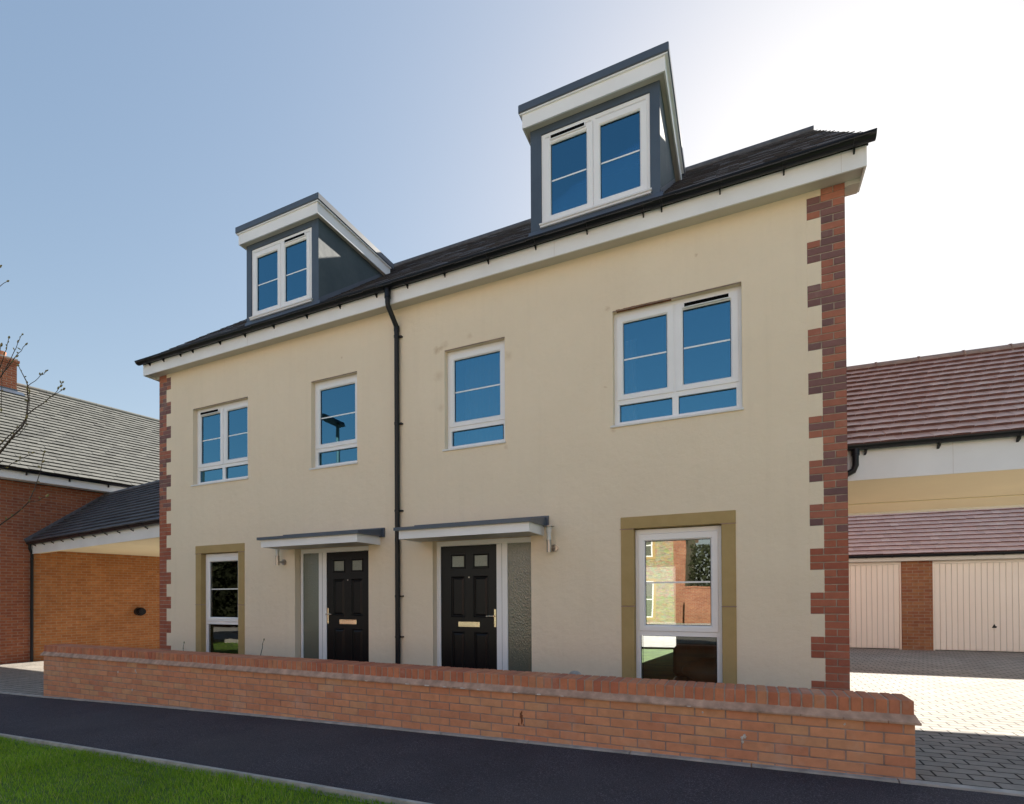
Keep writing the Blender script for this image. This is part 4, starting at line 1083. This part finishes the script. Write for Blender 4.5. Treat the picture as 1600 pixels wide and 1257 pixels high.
# ------------------------------------------------------------------ young tree at the left edge
def unproj(px, py, dist):
    c = Matrix(((0.912803, 0.008225, 0.408318), (0.408364, -0.004924, -0.912806), (-0.005498, 0.999954, -0.007854)))
    return Vector((9.934,-6.053,1.4)) + c @ Vector(((px-800)/800*dist, (924.7-py)/800*dist, -dist))
tree = empty('young_tree', (2.75, -3.75, -.08))
tag(tree, 'young street tree with bare budding branches reaching in from the left edge', 'tree')
T0 = Vector((2.75, -3.75, -.08))
br = [([(-60,800),(0,707),(13,691),(33,669),(42,649),(44.5,624.5),(43.3,603.5),(37,588),(28.6,571.6)], .018, 5.0),
      ([(43,603.5),(48.4,599.6),(60,591),(68.7,585),(71.9,580)], .006, 5.0),
      ([(42,649),(66.8,631),(84.6,616.8),(92,607),(98,597.8)], .008, 5.0),
      ([(82.4,619),(92,613),(100,607.8)], .005, 5.0),
      ([(-40,640),(0,590.7),(12.7,574),(25.5,556),(33,549),(40.7,538.5)], .009, 4.9),
      ([(-20,640),(0,574),(7.6,551),(11,540),(14,528)], .007, 4.95),
      ([(3.8,585.6),(17.8,559),(25.5,543.6),(30.5,531),(35,523)], .006, 4.9),
      ([(-70,780),(0,733.7),(22.3,722.6),(51.2,708)], .009, 5.1),
      ([(-60,860),(0,820.6),(22,805),(44.5,785),(53.5,765),(64.6,731.5),(69.5,707)], .012, 4.9),
      ([(44.5,785),(60,783),(73.5,776)], .005, 4.9),
      ([(-50,735),(0,696),(25,672),(40,655),(45,640),(46,612)], .010, 5.05),
      ([(-50,490),(0,447.7),(12,439.8)], .007, 5.0),
      ([(-60,440),(-12,424),(1,416)], .006, 5.0),
      ([(12,691),(30,680),(40,667),(42,652)], .007, 5.02),
      ([(0,574),(-3,560),(2,540)], .005, 4.9),
      ([(5,575),(3,600),(2,640)], .004, 4.9)]
stems = MB(); BD = []; rb = random.Random(5)
for pts, r0, d in br:
    P = [unproj(x, y, d+.05*math.sin(i*1.7)) for i, (x, y) in enumerate(pts)]
    Q = [P[0]]
    for a, b in zip(P[:-1], P[1:]):      # slight natural kinks
        m = (a+b)/2+Vector((rb.uniform(-.006,.006), rb.uniform(-.006,.006), rb.uniform(-.006,.006))); Q += [m, b]
    rr = [max(.0024, r0*.62*(1-.75*i/(len(Q)-1))) for i in range(len(Q))]
    if pts[0][0] < -5:
        a = T0+Vector((0,0,1.0+max(0, (P[0].z-1.6))*.55)); Q = [a, (a+P[0])/2+Vector((0,0,-.05))]+Q; rr = [r0*1.5, r0*1.2]+rr
    stems.tube([q-T0 for q in Q], rr, 7)
    tip = Q[-1]; dr = (Q[-1]-Q[-2]).normalized()
    def bud(p, dv, s):
        b_ = MB(); BD.append(b_)
        b_.tube([p-dv*s*.9-T0, p-T0, p+dv*s-T0, p+dv*s*1.7-T0], [s*.15, s*.52, s*.42, s*.06], 6)
    bud(tip, dr, rb.uniform(.014, .020))
    for k in range(3, len(Q)):
        if rb.random() < .7:
            sd_ = Vector((rb.uniform(-1,1), rb.uniform(-.4,.4), rb.uniform(-.2,1))).normalized(); p = Q[k].lerp(Q[k-1], rb.random()*.8)
            bud(p+sd_*.016, sd_, rb.uniform(.009, .016))
for i in range(26):     # more crown outside the frame
    a = rb.uniform(0, 6.28); base = Vector((0,0,1.2+i*.085)); L1 = rb.uniform(.35, .75)
    if -.9 < math.cos(a) and math.cos(a) > .2: L1 *= .45
    e = base+Vector((math.cos(a)*L1, math.sin(a)*L1*.6, L1*rb.uniform(.6, 1.1))); m = (base+e)/2+Vector((0,0,-.04))
    stems.tube([base, m, e], [.016, .009, .003], 6); 
stems.tube([(0,0,0),(.01,.0,1.0),(-.01,0,2.2),(.0,.0,3.6)], [.045,.038,.026,.008], 10)
stems.build('branches', M['bark'], tree); [b_.build('bud', M['bud'], tree) for b_ in BD[:100]]

# ------------------------------------------------------------------ across the road (seen in the glass)
def simple_house(name, x0, x1, yf, depth, eave, ridge, mat, label, wins, roofmat, quoin=None, gv=0.0):
    root = empty(name, ((x0+x1)/2, yf, 0)); inv = Matrix.Translation((-(x0+x1)/2, -yf, 0))
    def bb(m, n, mt):
        o = m.build(n, mt); o.parent = root; o.matrix_parent_inverse = inv; return o
    yb = yf-depth; ym = (yf+yb)/2; m = MB(); z0 = -1
    m.face([(x1,yf,z0),(x0,yf,z0),(x0,yf,eave),(x1,yf,eave)]); m.face([(x0,yb,z0),(x1,yb,z0),(x1,yb,eave),(x0,yb,eave)])
    m.face([(x0,yf,z0),(x0,yb,z0),(x0,yb,eave),(x0,ym,ridge),(x0,yf,eave)]); m.face([(x1,yb,z0),(x1,yf,z0),(x1,yf,eave),(x1,ym,ridge),(x1,yb,eave)])
    bb(m, 'wall', mat)
    m = MB(); sl_ = (ridge-eave)/(yf-ym)
    m.poly([(x0-.2,yf+.25,eave-.2*sl_),(x1+.2,yf+.25,eave-.2*sl_),(x1+.2,ym,ridge+.1),(x0-.2,ym,ridge+.1),(x0-.2,yb-.25,eave-.2*sl_),(x1+.2,yb-.25,eave-.2*sl_)], [(1,0,3,2),(2,3,4,5)])
    bb(m, 'roof', roofmat)
    m = MB(); m.box(x0-.2, x1+.2, yf+.2, yf+.24, eave-.35, eave-.12, 0); bb(m, 'fascia', M['fascia'])
    if quoin:
        m = MB()
        for q0, q1 in quoin: m.box(q0, q1, yf-.1, yf+.01, z0, eave, 0)
        bb(m, 'brick_quoins', M['brickX'])
    for (a, b, c, d) in wins:
        m = MB(); s = .14
        m.box(a-s, b+s, yf-.05, yf+.02, d, d+s, 0); m.box(a-s, b+s, yf-.05, yf+.02, c-s, c, 0); m.box(a-s, a, yf-.05, yf+.02, c, d, 0); m.box(b, b+s, yf-.05, yf+.02, c, d, 0)
        wo = bb(m, 'window', M['stone'])
        m = MB(); e = .07
        m.box(a, a+e, yf-.04, yf+.012, c, d, 0); m.box(b-e, b, yf-.04, yf+.012, c, d, 0); m.box(a+e, b-e, yf-.04, yf+.012, c, c+e, 0); m.box(a+e, b-e, yf-.04, yf+.012, d-e, d, 0)
        m.box((a+b)/2-.04, (a+b)/2+.04, yf-.04, yf+.012, c+e, d-e, 0); m.box(a+e, b-e, yf-.04, yf+.006, (c+d)/2-.03, (c+d)/2+.03, 0)
        o = m.build('window_frame', M['white'], wo)
        m = MB(); m.box(a+.01, b-.01, yf-.02, yf-.008+.01, c+.01, d-.01, 0); m.build('pane', M['obscure'], wo)
    tag(root, label, 'house'); return root
simple_house('stone_house', -3.2, 7.05, -24, 7, 5.2, 8.2, M['rubble'], 'buff rubble stone house across the road, mirrored in the right ground floor window',
             [(4.1, 5.3, .1, 2.2), (4.1, 5.3, 3.6, 4.9), (.6, 1.8, .6, 2.2), (.6, 1.8, 3.6, 4.9), (-2.2, -1.1, .6, 2.2)], M['tileR'], quoin=[(6.45, 7.06), (-3.21, -2.9)])
simple_house('brick_house', -46, -14, -22, 8, 5.0, 8.6, M['brickX'], 'long red brick house across the road, mirrored in the left ground floor window',
             [(-44+i*5.2, -42.6+i*5.2, z, z+1.4) for i in range(6) for z in (.8, 3.3)], M['slateL'])
simple_house('brick_house', 13, 26, -24, 8, 5.2, 8.6, M['brickX'], 'red brick house across the road beyond the stone house',
             [(15, 16.3, .8, 2.2), (15, 16.3, 3.6, 4.9), (19, 20.3, .8, 2.2), (19, 20.3, 3.6, 4.9)], M['tileR'])
mb = MB(); mb.box(7.2, 12.9, -22.6, -22.38, -1, 1.75, 0); mb.box(7.2, 12.9, -22.64, -22.34, 1.751, 1.84, 0)
tag(mb.build('brick_wall', M['brickX']), 'tall brick garden wall across the road beside the stone house', 'wall')
# clipped hedge behind that wall
mb = MB(); rh = random.Random(9)
for i in range(6500):
    p = Vector((rh.uniform(7.3, 12.8), rh.uniform(-26, -23.2), rh.uniform(0, 4.2))); s = rh.uniform(.07, .16); a = Vector((rh.uniform(-1,1), rh.uniform(-1,1), rh.uniform(-1,1))).normalized(); b = a.orthogonal().normalized()*s*.5; a = a*s
    mb.face([p-a, p-b, p+a, p+b])
tag(mb.build('hedge', M['hedge']), 'tall dark green hedge behind the brick garden wall across the road', 'hedge')
mb = MB()  # unseen hedge, added so the lower left window reflects something dark
for i in range(20000):
    p = Vector((rh.uniform(-44, -15), rh.uniform(-20.6, -19.2), rh.uniform(-.3, 4.4))); s = rh.uniform(.16, .34); a = Vector((rh.uniform(-1,1), rh.uniform(-1,1), rh.uniform(-1,1))).normalized(); b = a.orthogonal().normalized()*s*.6; a = a*s
    mb.face([p-a, p-b, p+a, p+b])
tag(mb.build('hedge', M['hedge']), 'long dark conifer hedge added across the road to darken the reflection in the left ground floor window', 'hedge')
# street lamp mirrored in the upper left window
sl_ = empty('street_lamp', (.42, -4.0, gz(.42, -4))); tag(sl_, 'galvanised street lamp with flat head on the verge, mirrored in the narrow upper left window', 'street lamp')
mb = MB(); mb.tube([(0,0,0),(0,0,1.2),(0,0,1.25),(0,0,5.98)], [.085,.085,.055,.045], 16); mb.build('pole', M['galv'], sl_)
mb = MB(); mb.poly([(-.12,-.16,5.95),(.12,-.16,5.95),(.16,.62,6.02),(-.16,.62,6.02),(-.10,-.14,6.05),(.10,-.14,6.05),(.12,.60,6.06),(-.12,.60,6.06)],
        [(3,2,1,0),(4,5,6,7),(0,1,5,4),(1,2,6,5),(2,3,7,6),(3,0,4,7)]); mb.build('lamp_head', M['black'], sl_)
